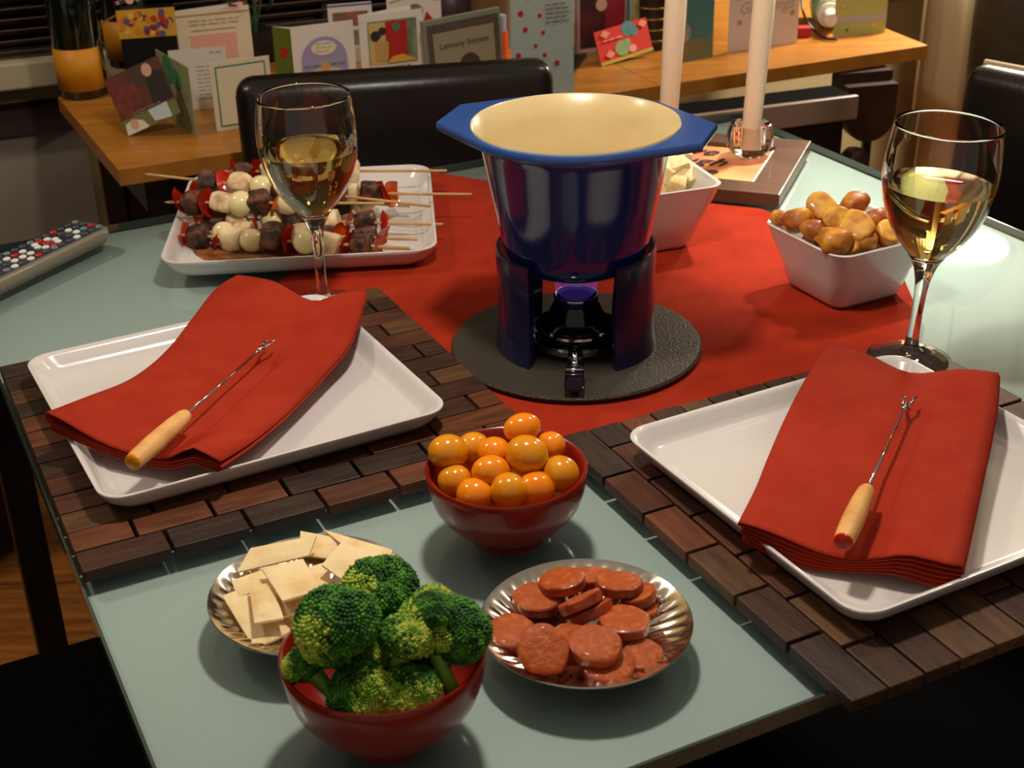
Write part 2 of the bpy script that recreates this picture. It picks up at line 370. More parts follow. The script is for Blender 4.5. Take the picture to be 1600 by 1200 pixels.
# ================= placemats (brick-laid rosewood blocks)
BW, BL, BT = .0268, .0555, .009
def placemat(label, corner, du, dv, n_rows=13, n_cols=6, seed=1, ztop=0.0018, size=.355):
    """corner = outer near corner; rows advance along dv, blocks run along du"""
    t = empty('placemat', (corner.x, corner.y, TZ+ztop), math.atan2(du.y, du.x)); tag(t, label, 'placemat')
    flip = 1 if (du.x*dv.y-du.y*dv.x) > 0 else -1
    random.seed(seed); meshes = {}
    rw = size/n_rows
    for r in range(n_rows):
        x = 0.0; first = True
        while x < size-.004:
            if first: L = BL*1.12 if r % 2 == 0 else BL*.72*(1.1 if r % 4 == 1 else 1.35); first = False
            else: L = BL
            L = min(L, size-x)
            if size-(x+L) < .018: L = size-x
            key = (round(L, 4), random.randrange(5))
            if key not in meshes:
                b = B((0.0012, -(rw-.0016)/2, 0), (L-.0016, (rw-.0016)/2, BT), .0009)
                me = bpy.data.meshes.new('wood_block'); b.to_mesh(me); b.free(); me.materials.append(WOODS[key[1]]); meshes[key] = me
            obj('wood_block', meshes[key], None, t, loc=(x, flip*(r+.5)*rw, random.uniform(-.0004, .0004)+.0004), rot=(0, 0, random.uniform(-.006, .006)))
            x += L
    return t
matA = at(128, 900, .009)
placemat('dark wooden block placemat under the left plate', matA, U, V, seed=4)
matB = at(1332, 1104, .009)
placemat('dark wooden block placemat under the right plate', matB, V, U, seed=9)
MH = .0115

# ================= square plates
def square_plate(name, label, c, rz, hx, hy, h, cr, zb, foot=.66, m=M_white, cat='plate'):
    bx = [(foot-.02, 0), (foot, 0), (foot+.04, h*.08), (.85, h*.10), (.925, h*.20), (.965, h*.48), (.990, h*.82), (1.0, h*.94), (.998, h*.985), (.99, h), (.978, h*.975), (.962, h*.86), (.93, h*.55), (.905, h*.36), (.885, h*.30), (.868, h*.29), (.855, h*.24), (.83, h*.21), (.4, h*.20)]
    rings = [rrect(hx*s, hy*s, cr*(.6+.4*s) if s > .5 else cr, z) for s, z in bx]
    o = autosm(obj(name, loft(rings), m, None, loc=(c.x, c.y, TZ+zb), rot=(0, 0, rz)), 50)
    tag(o, label, cat); return o
PA = Vector((-.164, 1.016, 0)); PB = Vector((.262, .88, 0))
PS = .13; zr = .032
# centres from the measured corners
a = at(35, 560, zr); b = at(175, 780, zr); c = at(690, 640, zr); PA = (a+c)/2+Vector((.004, .002, 0)); rzA = math.atan2((c-b).y, (c-b).x)
plA = square_plate('dinner_plate', 'white square plate on the left placemat', PA, R(28), .135, .134, zr-MH, .02, MH)
a = at(990, 675, zr); b = at(1345, 955, zr); PB = b+(a-b)*.5+Vector((math.cos(R(27.5)), math.sin(R(27.5)), 0))*.127
plB = square_plate('dinner_plate', 'white square plate on the right placemat', PB, R(27.5), .134, .134, zr-MH, .02, MH)
zs = .025
SC = (at(262, 412, zs)+at(697, 398, zs)+at(658, 254, zs)+at(290, 268, zs))/4
plS = square_plate('serving_plate', 'white square serving plate piled with skewers', SC, R(4), .138, .138, zs-.002, .026, .002)

# ================= napkins
def catmull(P, t):
    n = len(P)-1; x = t*n; i = min(int(x), n-1); f = x-i
    p0, p1, p2, p3 = P[max(i-1, 0)], P[i], P[i+1], P[min(i+2, n)]
    return .5*((2*p1)+(p2-p0)*f+(2*p0-5*p1+4*p2-p3)*f*f+(3*p1-p0-3*p2+p3)*f*f*f)
def napkin(label, Lpx, Rpx, layers, gapf, wave, dip=0, ns=40, nc=14):
    """Lpx/Rpx: (px,py,h) control points down the two long edges, near end first. A sheet folded zig-zag."""
    L = [at(*p) for p in Lpx]; Rr = [at(*p) for p in Rpx]; rows = []
    for i in range(ns+1):
        s = i/ns; a = catmull(L, s); b = catmull(Rr, s); g = gapf(s); row = []
        for k in range(layers):
            ts = [j/nc for j in range(nc+1)]
            if k % 2 == layers % 2: ts.reverse()
            inset = .012*(layers-1-k)
            for t in ts:
                tt = t*(1-inset*1.0)+inset*.5
                p = a.lerp(b, tt); depth = (layers-1-k)
                p = p+Vector((0, 0, wave(s, t, k)-g(t)*depth))
                p.z = max(p.z, TZ+.0)
                row.append(p)
            if k < layers-1:
                e_ = (ts[-1] > .5); p1 = row[-1]; off = (b-a).normalized()*(.0022 if e_ else -.0022)
                nz = g(ts[-1]); w2 = wave(s, ts[-1], k+1)-wave(s, ts[-1], k); row.append(p1+off*.8+Vector((0, 0, (nz+w2)*.25))); row.append(p1+off*1.1+Vector((0, 0, (nz+w2)*.5))); row.append(p1+off*.8+Vector((0, 0, (nz+w2)*.75)))
        rows.append(row)
    bm = bmesh.new(); vs = [[bm.verts.new(p) for p in r] for r in rows]
    for i in range(ns):
        for j in range(len(vs[0])-1): bm.faces.new((vs[i][j], vs[i][j+1], vs[i+1][j+1], vs[i+1][j]))
    o = obj('napkin', bm, M_red, smooth=True); tag(o, label, 'napkin')
    s = o.modifiers.new('s', 'SOLIDIFY'); s.thickness = .0009; s.offset = 0
    return o
def gA(s):
    k = max(0, 1-s*4)
    return lambda t: .0015+.0010*k*k
napkin('red cloth napkin folded in a long curved strip across the left plate',
       [(75, 658, .046), (140, 628, .044), (205, 596, .040), (262, 548, .038), (302, 498, .042), (338, 452, .049), (372, 430, .054)],
       [(345, 726, .040), (395, 692, .036), (455, 640, .033), (512, 580, .035), (545, 540, .040), (560, 500, .048), (572, 456, .056)],
       4, gA, lambda s, t, k: ((.0075*math.exp(-((t-.02)/.22)**2)*max(0, 1-s*2.2)+.006*math.exp(-((t-.84)/.13)**2)*max(0, 1-s*3) if k == 3 else 0)-.010*math.sin(math.pi*t)*max(0, 1-s*3)+.007*math.exp(-((t-.86)/.1)**2)*max(0, 1-s*4) - .016*math.exp(-((t-.58)/.2)**2)*max(0, (s-.65)/.35)**2))
def gB(s):
    k = max(0, 1-s*5)
    return lambda t: .0015+.0022*k*(.6+.4*math.sin(t*9))
napkin('red cloth napkin folded in a rectangle on the right plate',
       [(1157, 815, .046), (1185, 762, .042), (1205, 712, .040), (1232, 650, .040), (1262, 592, .043), (1295, 538, .046)],
       [(1505, 886, .040), (1520, 820, .036), (1535, 750, .036), (1548, 690, .038), (1558, 630, .043), (1561, 583, .050)],
       6, gB, lambda s, t, k: (-.012*math.exp(-((t-.45)/.28)**2)*max(0, 1-s*3)+.004*math.exp(-((t-.75)/.12)**2)*max(0, 1-s*3)-.013*math.exp(-((t-.5)/.22)**2)*max(0, (s-.72)/.28)**2))

# ================= fondue forks
def fork(label, p0, p1, p2, capcol, capname):
    L = (p2-p0).length; t = empty('fondue_fork', p0); tag(t, label, 'fork')
    q = (p2-p0).normalized(); t.rotation_mode = 'QUATERNION'; t.rotation_quaternion = q.to_track_quat('X', 'Z')
    hl = (p1-p0).length; M90 = Matrix.Rotation(R(90), 4, 'Y')
    autosm(obj('handle', lathe([(0, .003), (.0062, .003), (.0068, .010), (.0073, hl*.4), (.0068, hl*.75), (.0058, hl-.004), (.0045, hl), (0, hl)], 20, M=M90), M_hand, t), 40)
    autosm(obj('end_cap', lathe([(0, 0), (.0045, .0002), (.0060, .0015), (.0063, .0045), (0, .0046)], 20, M=M90), mat(capname, capcol, .3), t), 40)
    obj('shaft', tube([(hl-.002, 0, 0), (L-.022, 0, 0)], .0011), M_chrome, t, smooth=True)
    bm = bmesh.new()
    tube([(L-.024, 0, 0), (L-.016, 0, 0)], [.0018, .0026], 8, bm)
    for s in (-1, 1): tube([(L-.017, s*.0012, 0), (L-.010, s*.0036, 0), (L, s*.0045, 0)], [.0015, .0012, .0004], 8, bm); tube([(L-.0005, s*.0045, 0), (L-.005, s*.0018, 0)], [.0005, .0008], 6, bm)
    obj('tines', bm, M_chrome, t, smooth=True)
fork('fondue fork with pale wooden handle and orange end cap on the left napkin', at(205, 724, .052), at(288, 655, .0475), at(425, 530, .050), '#e08a1a', 'orange_cap')
fork('fondue fork with pale wooden handle and red end cap on the right napkin', at(1316, 850, .050), at(1350, 768, .0485), at(1422, 618, .052), '#a81208', 'red_cap')

# ================= wine glasses
def catmull2(P, t):
    n = len(P)-1; x = t*n; i = min(int(x), n-1); f = x-i
    p0, p1, p2, p3 = P[max(i-1, 0)], P[i], P[i+1], P[min(i+2, n)]
    return .5*((2*p1)+(p2-p0)*f+(2*p0-5*p1+4*p2-p3)*f*f+(3*p1-p0-3*p2+p3)*f*f*f)
def wine_glass(label, base, tilt):
    t = empty('wine_glass', base); tag(t, label, 'wine glass'); t.rotation_euler = tilt
    cps = [Vector(p) for p in [(.0355, .0012), (.034, .0026), (.02, .0048), (.009, .0090), (.0056, .018), (.0048, .035), (.0049, .055), (.0062, .072), (.0100, .086), (.0160, .096), (.0250, .1065), (.0340, .120), (.0410, .137), (.0447, .153), (.0457, .166), (.0447, .184), (.0418, .204)]]
    outer = [catmull2(cps, i/90) for i in range(91)]; th = .0009; inn_, wn = [], []
    for i in range(1, 91):
        a, b = outer[i-1], outer[min(i+1, 90)]; tn = (b-a).normalized(); nm = Vector((-tn.y, tn.x))
        if outer[i].y > .0935:
            p_ = outer[i]+nm*th; inn_.append((p_.x, p_.y)); q_ = outer[i]+nm*(th+.00012)
            if q_.y < .156: wn.append((q_.x, q_.y))
    bowl_floor = [(inn_[0][0]*.6, inn_[0][1]-.0028), (0, inn_[0][1]-.0036)]
    prof = [(0, 0), (.0345, 0)]+[(p_.x, p_.y) for p_ in outer]+[(.0414, .2045)]+inn_[::-1]+bowl_floor
    autosm(obj('glass_bowl', lathe(prof, 72), M_glass, t), 60)
    z_ = wn[-1][1]; wprof = [(0, inn_[0][1]-.0034), (wn[0][0]*.6, wn[0][1]-.0026)]+wn+[(wn[-1][0]-.0008, z_+.0002), (0, z_+.0002)]
    autosm(obj('wine', lathe(wprof, 72), M_wine, t), 50); return t
wine_glass('wine glass of white wine in front of the skewer plate', at(506, 478, .0016), (0, R(-.3), 0))
wine_glass('wine glass of white wine at the right beside the potato bowl', at(1420, 562, .010), (0, R(3.0), 0))

# ================= fondue set
FP = at(900, 545, 0); fz = TZ+.0016
stn = empty('fondue_stand', (FP.x, FP.y, fz), R(-6)); tag(stn, 'round black cast iron fondue stand with two curved uprights on the red cloth', 'stand')
autosm(obj('base_disc', lathe([(0, 0), (.105, 0), (.1095, .002), (.1105, .0045), (.109, .0065), (.104, .0068), (0, .0058)], 72), M_iron, stn), 40)
for a0_ in (-58, 122):
    bm = bmesh.new(); prof = [(.0705, .006), (.0685, .02), (.0674, .06), (.0690, .094), (.0680, .0985), (.0665, .0985), (.0612, .06), (.063, .02), (.064, .006)]
    vs = []
    for i in range(21):
        a = R(a0_+116*i/20); vs.append([bm.verts.new((r*math.cos(a), r*math.sin(a), z)) for r, z in prof])
    npf = len(prof)
    for i in range(20):
        for j in range(npf): bm.faces.new((vs[i][j], vs[i+1][j], vs[i+1][(j+1) % npf], vs[i][(j+1) % npf]))
    bm.faces.new(vs[0]); bm.faces.new(list(reversed(vs[-1])))
    autosm(obj('upright', bm, M_blue if False else mat('dark_blue_iron', '#12143a', .3, spec=.5, coat=.4), stn), 40)
pot = empty('fondue_pot', (FP.x, FP.y, fz+.086), R(-20)); tag(pot, 'blue enamelled fondue pot with cream inside and two pointed handles', 'pot')
zt = .206-.0016-.086
pr = [(0, 0-.008), (.045, -.006), (.056, 0), (.0605, .008), (.0635, .02), (.071, .06), (.0785, .1), (.0812, zt-.012)]
autosm(obj('pot_body', lathe(pr+[(.0799, zt-.012), (.0765, .1), (.0685, .06), (.061, .02), (.057, .009), (.045, .001), (0, 0)], 72), M_blue, pot), 50)
autosm(obj('enamel_lining', lathe([(.0868, zt-.0012), (.0862, zt+.0008), (.0845, zt-.0006), (.0786, zt-.012), (.0752, .1), (.068, .06), (.0605, .022), (.0555, .011), (.044, .004), (0, .0035)], 72), M_cream, pot), 60)
fl_pts = []
RR = .0925
for k_ in range(96):
    a = 2*math.pi*k_/96; best = RR
    dx, dy = math.cos(a), math.sin(a)
    fl_pts.append((RR*dx, RR*dy))
hull = fl_pts+[(sx*.1125, sy*.027) for sx in (1, -1) for sy in (1, -1)]
def convex(P):
    P = sorted(set(P)); lo = []; up = []
    for S, L_ in ((P, lo), (P[::-1], up)):
        for p in S:
            while len(L_) > 1 and (L_[-1][0]-L_[-2][0])*(p[1]-L_[-2][1])-(L_[-1][1]-L_[-2][1])*(p[0]-L_[-2][0]) <= 0: L_.pop()
            L_.append(p)
    return lo[:-1]+up[:-1]
hl_ = convex(hull)
def radial(P, a):
    d = Vector((math.cos(a), math.sin(a))); best = None
    for p, q in zip(P, P[1:]+P[:1]):
        e_ = Vector((q[0]-p[0], q[1]-p[1])); den = d.x*e_.y-d.y*e_.x
        if abs(den) < 1e-12: continue
        t_ = (p[0]*e_.y-p[1]*e_.x)/den; u_ = (p[0]*d.y-p[1]*d.x)/den
        if t_ > 0 and -1e-6 <= u_ <= 1+1e-6: best = max(best or 0, t_)
    return best
angs = sorted(set([2*math.pi*i_/144 for i_ in range(144)]+[math.atan2(sy*.027, sx*.1125) % (2*math.pi) for sx in (1, -1) for sy in (1, -1)]))
hl_ = [(radial(hl_, a)*math.cos(a), radial(hl_, a)*math.sin(a)) for a in angs]
inn = [(.0866*math.cos(a), .0866*math.sin(a)) for a in angs]
bm = bmesh.new(); n_h = len(hl_); z0_, z1_ = zt-.0075, zt-.0005
shr = [(x*.992, y*.992) for x, y in hl_]
R4 = [[(x*.0812/.0866, y*.0812/.0866, z0_-.005) for x, y in inn], [(x*.97, y*.97, z0_) for x, y in inn], [(x, y, z0_) for x, y in shr], [(x, y, z0_+.0015) for x, y in hl_], [(x, y, z1_-.0015) for x, y in hl_], [(x, y, z1_) for x, y in shr], [(x, y, z1_) for x, y in inn]]
vs = [[bm.verts.new(p) for p in r] for r in R4]
for a, b in zip(vs, vs[1:]+vs[:1]):
    for i in range(n_h): bm.faces.new((a[i], a[(i+1) % n_h], b[(i+1) % n_h], b[i]))
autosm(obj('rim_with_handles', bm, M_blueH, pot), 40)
bu = empty('fondue_burner', (FP.x, FP.y-.004, fz+.0062), R(-94)); tag(bu, 'small chrome and black fondue burner with flat handle under the pot', 'burner')
Mbb = mat('black_gloss', '#0a0a0c', .12, coat=.5)
autosm(obj('burner_tray', lathe([(0, .0), (.034, .0), (.0395, .004), (.0405, .009), (.0385, .0105), (.036, .007), (0, .006)], 48), M_chrome, bu), 40)
autosm(obj('burner_body', lathe([(0, .007), (.033, .008), (.0345, .016), (.033, .022), (.027, .026), (.0235, .030), (.0205, .038), (.019, .040), (.0, .038)], 48), Mbb, bu), 40)
autosm(obj('burner_shade', lathe([(.0335, .0165), (.036, .0175), (.0355, .0195), (.0275, .0245), (.0265, .0235), (.033, .018)], 48), M_chrome, bu), 40)
autosm(obj('burner_cup', lathe([(.0155, .037), (.0185, .037), (.0193, .046), (.0185, .047), (.0168, .046), (.0155, .040), (0, .039)], 40), mat('blue_cup', '#15306a', .25, metal=.6), bu), 40)
obj('cup_ring', lathe([(.0192, .0452), (.0196, .0468), (.0186, .0478), (.0172, .0468), (.0178, .0455)], 40), M_chrome, bu, smooth=True)
bm = bmesh.new(); box(bm, (.034, -.0065, .008), (.075, .0065, .0105), bev=.0008); box(bm, (.073, -.008, .006), (.106, .008, .010), bev=.0012)
obj('burner_handle', bm, Mbb, bu)
bm = bmesh.new(); box(bm, (.072, -.0075, .0102), (.078, .0075, .013), bev=.001); bmesh.ops.create_uvsphere(bm, u_segments=12, v_segments=8, radius=.0035, matrix=Matrix.Translation((.068, 0, .0125)))
obj('handle_rivet', bm, M_chrome, bu, smooth=True)
bm = tube([(.036, 0, .012), (.05, 0, .017), (.066, 0, .0125)], .003, 8)
obj('handle_neck', bm, M_chrome, bu, smooth=True)
mf = bpy.data.materials.new('flame'); mf.use_nodes = True; nt = mf.node_tree; nt.nodes.clear(); ou = nt.nodes.new('ShaderNodeOutputMaterial'); ads = nt.nodes.new('ShaderNodeAddShader'); em = nt.nodes.new('ShaderNodeEmission'); em.inputs[0].default_value = (.25, .12, 1, 1); em.inputs[1].default_value = .05; tpp = nt.nodes.new('ShaderNodeBsdfTransparent')
nt.links.new(em.outputs[0], ads.inputs[0]); nt.links.new(tpp.outputs[0], ads.inputs[1]); nt.links.new(ads.outputs[0], ou.inputs[0])
obj('flame', lathe([(.013, .046), (.018, .052), (.0195, .060), (.017, .068), (.012, .073)], 32), mf, bu, smooth=True)

# ================= round red bowls
def red_bowl(label, c, r, h, rf):
    pr = [(0, .004), (rf-.006, .004), (rf-.004, 0), (rf, 0), (rf+.001, .006), (rf+.004, .009), (rf+.012, .0135), (r*.82, h*.38), (r*.91, h*.52), (r*.965, h*.70), (r*.99, h*.88), (r, h-.001), (r-.001, h), (r-.003, h-.001), (r*.93, h*.72), (r*.86, h*.52), (r*.74, h*.38), (rf+.004, .0165), (rf*.5, .0095), (0, .009)]
    o = autosm(obj('round_bowl', lathe(pr, 64), M_bowl, None, loc=(c.x, c.y, TZ+.0005)), 60); return tag(o, label, 'bowl')
TC = at(791, 728, .055); red_bowl('small round red bowl filled with yellow cherry tomatoes', TC, .0555, .055, .027)
BC = at(598, 1013, .058); red_bowl('round red bowl filled with green broccoli nearest the camera', BC, .0575, .058, .028)
# ---- tomatoes
M_tom = mat('yellow_tomato', '#ee8a08', .16, spec=.5, coat=.5, sss=.15, n=(60, '#e27c08', .4, .7))
M_tom2 = mat('golden_tomato', '#dd8f10', .16, spec=.5, coat=.5, sss=.15, n=(60, '#d4800c', .4, .7))
def crop(sx, sc, ox, oy): return lambda x, y: (x/sc+ox, y/sc+oy)
f = crop(0, 4.8, 640, 630)
toms = [(290,365,.062,.0142,.0126,1,'golden cherry tomato at the left rim of the red bowl'), (480,330,.056,.0118,.011,1,'golden cherry tomato second from the left along the back'), (845,185,.069,.0138,.0108,0,'bright orange cherry tomato topmost at the back rim'),
 (880,385,.064,.0150,.0136,1,'largest golden cherry tomato at the middle of the pile'), (1055,320,.056,.0108,.0105,0,'orange cherry tomato half hidden behind the largest one'), (635,372,.056,.0122,.0115,0,'orange cherry tomato between the back ones and the central bright one'),
 (612,512,.056,.0136,.0114,0,'bright orange cherry tomato in the centre of the bowl'), (1130,530,.052,.0133,.0130,1,'golden cherry tomato at the right side of the bowl'), (338,582,.047,.0120,.0118,1,'golden cherry tomato low at the left front'),
 (490,685,.045,.0130,.0118,0,'bright orange cherry tomato at the front left rim'), (745,655,.050,.0125,.0125,1,'golden round cherry tomato at the front middle rim'), (950,640,.047,.0132,.0122,0,'orange oval cherry tomato at the front right rim')]
random.seed(5)
mt = {}
for i, (x, y, z, ra, rb, k, lab) in enumerate(toms):
    p = at(*f(x, y), z); bm = bmesh.new(); bmesh.ops.create_uvsphere(bm, u_segments=28, v_segments=18, radius=1)
    for v in bm.verts: v.co = Vector((v.co.x*ra, v.co.y*rb, v.co.z*rb*.97))
    o = obj('cherry_tomato', bm, (M_tom, M_tom2)[k], None, loc=p, rot=(random.uniform(-.3, .3), random.uniform(-.2, .2), random.uniform(-.5, .5)), smooth=True)
    tag(o, lab, 'tomato', 'yellow cherry tomatoes in the small red bowl')
for i in range(6):
    a = i*1.05; o = obj('cherry_tomato', bpy.data.objects['cherry_tomato'].data, None, None, loc=(TC.x+.021*math.cos(a), TC.y+.021*math.sin(a)+.003, TZ+.028), smooth=True)
    tag(o, 'yellow cherry tomato buried under the others in the red bowl', 'tomato', 'buried cherry tomatoes')
# ---- broccoli
M_bd = mat('broccoli_dark', '#1a4a10', .5, spec=.35, n=(110, '#4f8f1e', .42, .66))
M_by = mat('broccoli_yellow', '#6f9a1e', .5, spec=.35, n=(110, '#c0c850', .38, .66))
M_bs = mat('broccoli_stem', '#86ad38', .35, spec=.5, n=(40, '#6a9a28', .35, .7))
ico = bmesh.new(); bmesh.ops.create_icosphere(ico, subdivisions=1, radius=1); IV = [v.co.copy() for v in ico.verts]; IF = [[v.index for v in f_.verts] for f_ in ico.faces]; ico.free()
def floret(label, c, r, stem_dir, stem_len, yel, seed, squash=.85):
    t = empty('broccoli_floret', c); tag(t, label, 'broccoli', 'broccoli florets in the near red bowl')
    rnd = random.Random(seed); V_, F_, MI = [], [], []
    ax = -Vector(stem_dir).normalized(); q = Vector((0, 0, 1)).rotation_difference(ax)
    lob = [Vector((rnd.gauss(0, 1), rnd.gauss(0, 1), abs(rnd.gauss(0, .8)))).normalized() for _ in range(9)]
    yd = Vector((rnd.uniform(-1, 1), rnd.uniform(-1, .2), rnd.uniform(0, .6))).normalized()
    N = 1000
    for i in range(N):
        z = 1-1.42*(i+.5)/N; rr = math.sqrt(max(0, 1-z*z)); a = i*2.39996
        d = Vector((rr*math.cos(a), rr*math.sin(a), z)); m_ = max(d.dot(l) for l in lob)
        k = r*(.74+.28*max(0, (m_-.55)/.45)**.7+rnd.uniform(-.035, .045)); p = Vector((d.x*k, d.y*k, d.z*k*squash)); s = r*rnd.uniform(.04, .075)
        o = len(V_); qq = q @ p
        for v in IV: V_.append(qq+v*s*rnd.uniform(.85, 1.15))
        isy = (d.dot(yd) > 1-2*yel*rnd.uniform(.6, 1.4)) or z < -.36
        for f_ in IF: F_.append([o+j for j in f_]); MI.append(1 if isy else 0)
    o = len(V_)
    for i in range(9): pass
    core = bmesh.new(); bmesh.ops.create_icosphere(core, subdivisions=3, radius=r*.78)
    base = len(V_); 
    for v in core.verts: V_.append(q @ Vector((v.co.x, v.co.y, v.co.z*squash)))
    for f_ in core.faces: F_.append([base+v.index for v in f_.verts]); MI.append(0)
    core.free()
    me = bpy.data.meshes.new('crown'); me.from_pydata(V_, [], F_); me.materials.append(M_bd); me.materials.append(M_by)
    me.polygons.foreach_set('material_index', MI)
    obj('crown', me, None, t, smooth=True)
    sd_ = Vector(stem_dir).normalized(); sw = Vector((rnd.uniform(-.3, .3), rnd.uniform(-.3, .3), 0))*stem_len*.4
    bm = tube([sd_*r*.2, sd_*r*.7+sw*.1, sd_*(r*.6+stem_len*.5)+sw*.5, sd_*(r*.6+stem_len)], [r*.5, r*.34, r*.25, r*.30], 12)
    for i in range(6):
        a = i*1.05; u_ = sd_.orthogonal().normalized(); v_ = sd_.cross(u_); tip = (u_*math.cos(a)+v_*math.sin(a))*r*.62-sd_*r*.1
        tube([sd_*(r*.9), sd_*r*.45+tip*.5, tip], [r*.16, r*.14, r*.10], 7, bm)
    obj('stem', bm, M_bs, t, smooth=True); return t
f = crop(0, 3, 300, 800)
for (x, y, z, r, sdv, sl, ye, lab) in [
 (700, 530, .085, .0245, (.15, .25, -1), .015, .10, 'big dark broccoli floret at the upper left of the pile'),
 (880, 375, .082, .0215, (0, .1, -1), .015, .16, 'wide dark green broccoli floret at the back top'),
 (1110, 500, .082, .0165, (.35, -.55, -1.0), .034, .22, 'broccoli floret with long pale stem on the right'),
 (1225, 560, .072, .0200, (-.3, .2, -1), .015, .05, 'dark broccoli floret against the right rim'),
 (1000, 600, .078, .0155, (-.25, -.35, -1), .030, .55, 'yellowish broccoli floret in the middle of the pile'),
 (1130, 435, .082, .0120, (0, .2, -1), .012, .60, 'small yellow green broccoli tip at the upper right'),
 (800, 850, .056, .0185, (.1, .6, -.8), .012, .22, 'broccoli floret at the front rim left of centre'),
 (1020, 850, .055, .0165, (.1, .6, -.8), .012, .50, 'yellow green broccoli floret at the front rim right of centre'),
 (540, 715, .060, .0140, (.7, -.6, -.6), .022, .12, 'small broccoli floret at the left rim lying on its side'),
 (870, 680, .055, .0170, (.2, -.5, -1), .01, .2, 'broccoli floret deep in the bowl under the big one'),
 (1080, 720, .045, .0150, (.2, .5, -1), .01, .1, 'broccoli floret low on the right under the long stem')]:
    floret(lab, at(*f(x, y), z), r, sdv, sl, ye, int(x+y))

# ================= fluted silver dishes
def silver_dish(label, c, r, h):
    def fn(p, a, rr):
        k = max(0, min(1, (rr-.45*r)/(.2*r)))*max(0, min(1, (.93*r-rr)/(.08*r))); p.z += .0008*k*math.cos(40*a+rr*180); return p
    pr = [(0, .0012), (.42*r, .0012), (.46*r, 0), (.49*r, .0015), (.6*r, h*.3), (.85*r, h*.68), (.97*r, h*.92), (.995*r, h-.0008), (r, h+.0004), (.992*r, h+.0008), (.975*r, h), (.94*r, h*.92), (.88*r, h*.80), (.8*r, h*.66), (.72*r, h*.52), (.64*r, h*.40), (.56*r, h*.29), (.48*r, h*.2), (.3*r, h*.16), (0, h*.15)]
    o = autosm(obj('silver_dish', lathe(pr, 240, fn=fn), M_silver, None, loc=(c.x, c.y, TZ+.0004)), 70); return tag(o, label, 'dish')
SD = at(915, 968, .019); silver_dish('fluted silver dish holding sliced sausage', SD, .0655, .0185)
CD = at(487, 924, .019); silver_dish('fluted silver dish holding crackers behind the broccoli bowl', CD, .0655, .0185)
# ---- sausage
M_sa = mat('sausage_cut', '#a0450e', .55, spec=.3, coat=.05, n=(190, '#bb6229', .5, .74), bump=(300, .5))
M_sk = mat('sausage_skin', '#80280c', .4, spec=.5, coat=.25, n=(90, '#b0481a', .4, .7))
f = crop(0, 4.21, 730, 850)
def slice_(x, y, z, rx, tilt, az, lab, th=.0072):
    p = at(*f(x, y), z); bm = bmesh.new(); rnd = random.Random(x)
    rr = rx/4.21*.925/F
    prof = [(0, -th/2), (.9, -th/2), (.985, -th*.38), (1.0, 0), (.985, th*.38), (.92, th/2), (.6, th/2+.0002), (0, th/2)]
    lathe([(a*rr, z_) for a, z_ in prof], 36, bm, fn=lambda q, a, r_: Vector((q.x*(1+.05*math.sin(2*a+x)+.02*math.sin(5*a)), q.y*(1+.05*math.sin(2*a+x)+.02*math.sin(5*a)), q.z+.0006*noise.noise(Vector((q.x*150, q.y*150, x))))))
    for f_ in bm.faces:
        c_ = f_.calc_center_median(); f_.material_index = 0 if (c_.xy.length < .93*rr) else 1
    o = autosm(obj('sausage_slice', bm, [M_sa, M_sk], None), 40)
    ax = Vector((math.cos(R(az)), math.sin(R(az)), 0)); o.matrix_world = Matrix.Translation(p) @ Matrix.Rotation(R(tilt), 4, ax)
    tag(o, lab, 'sausage', 'sausage slices in the silver dish')
for a_ in [(455,370,.0135,150,4,0,'sausage slice lying flat at the left of the back row'), (300,590,.0135,155,8,60,'sausage slice nearest the left rim'), (500,700,.0225,160,30,0,'large sausage slice at the front left tilted toward the viewer'),
 (838,672,.0215,160,10,20,'large sausage slice at the front centre on top'), (1035,520,.0195,165,-6,0,'sausage slice right of the centre overlapping a dark one'), (625,250,.0210,150,-12,60,'sausage slice perched at the back left on top'),
 (830,215,.013,122,0,0,'sausage slice farthest back at the rim'), (1000,270,.0215,148,-10,-20,'sausage slice perched at the back right on top'), (1125,345,.0155,120,-14,60,'sausage slice under the back right one'),
 (745,385,.0225,150,-38,40,'upper of two leaning sausage slices in the centre'), (805,455,.0165,150,-38,40,'lower of two leaning sausage slices in the centre'), (930,810,.0118,160,6,20,'sausage slice partly hidden at the front rim'),
 (1150,745,.0115,125,14,20,'small sausage slice at the right front rim'), (680,620,.014,120,2,0,'sausage slice mostly hidden between the two large front ones'), (1150,440,.0085,110,0,0,'dark sausage slice low on the right side'), (700,760,.010,120,0,0,'sausage slice underneath the two large front ones')]:
    slice_(*a_)
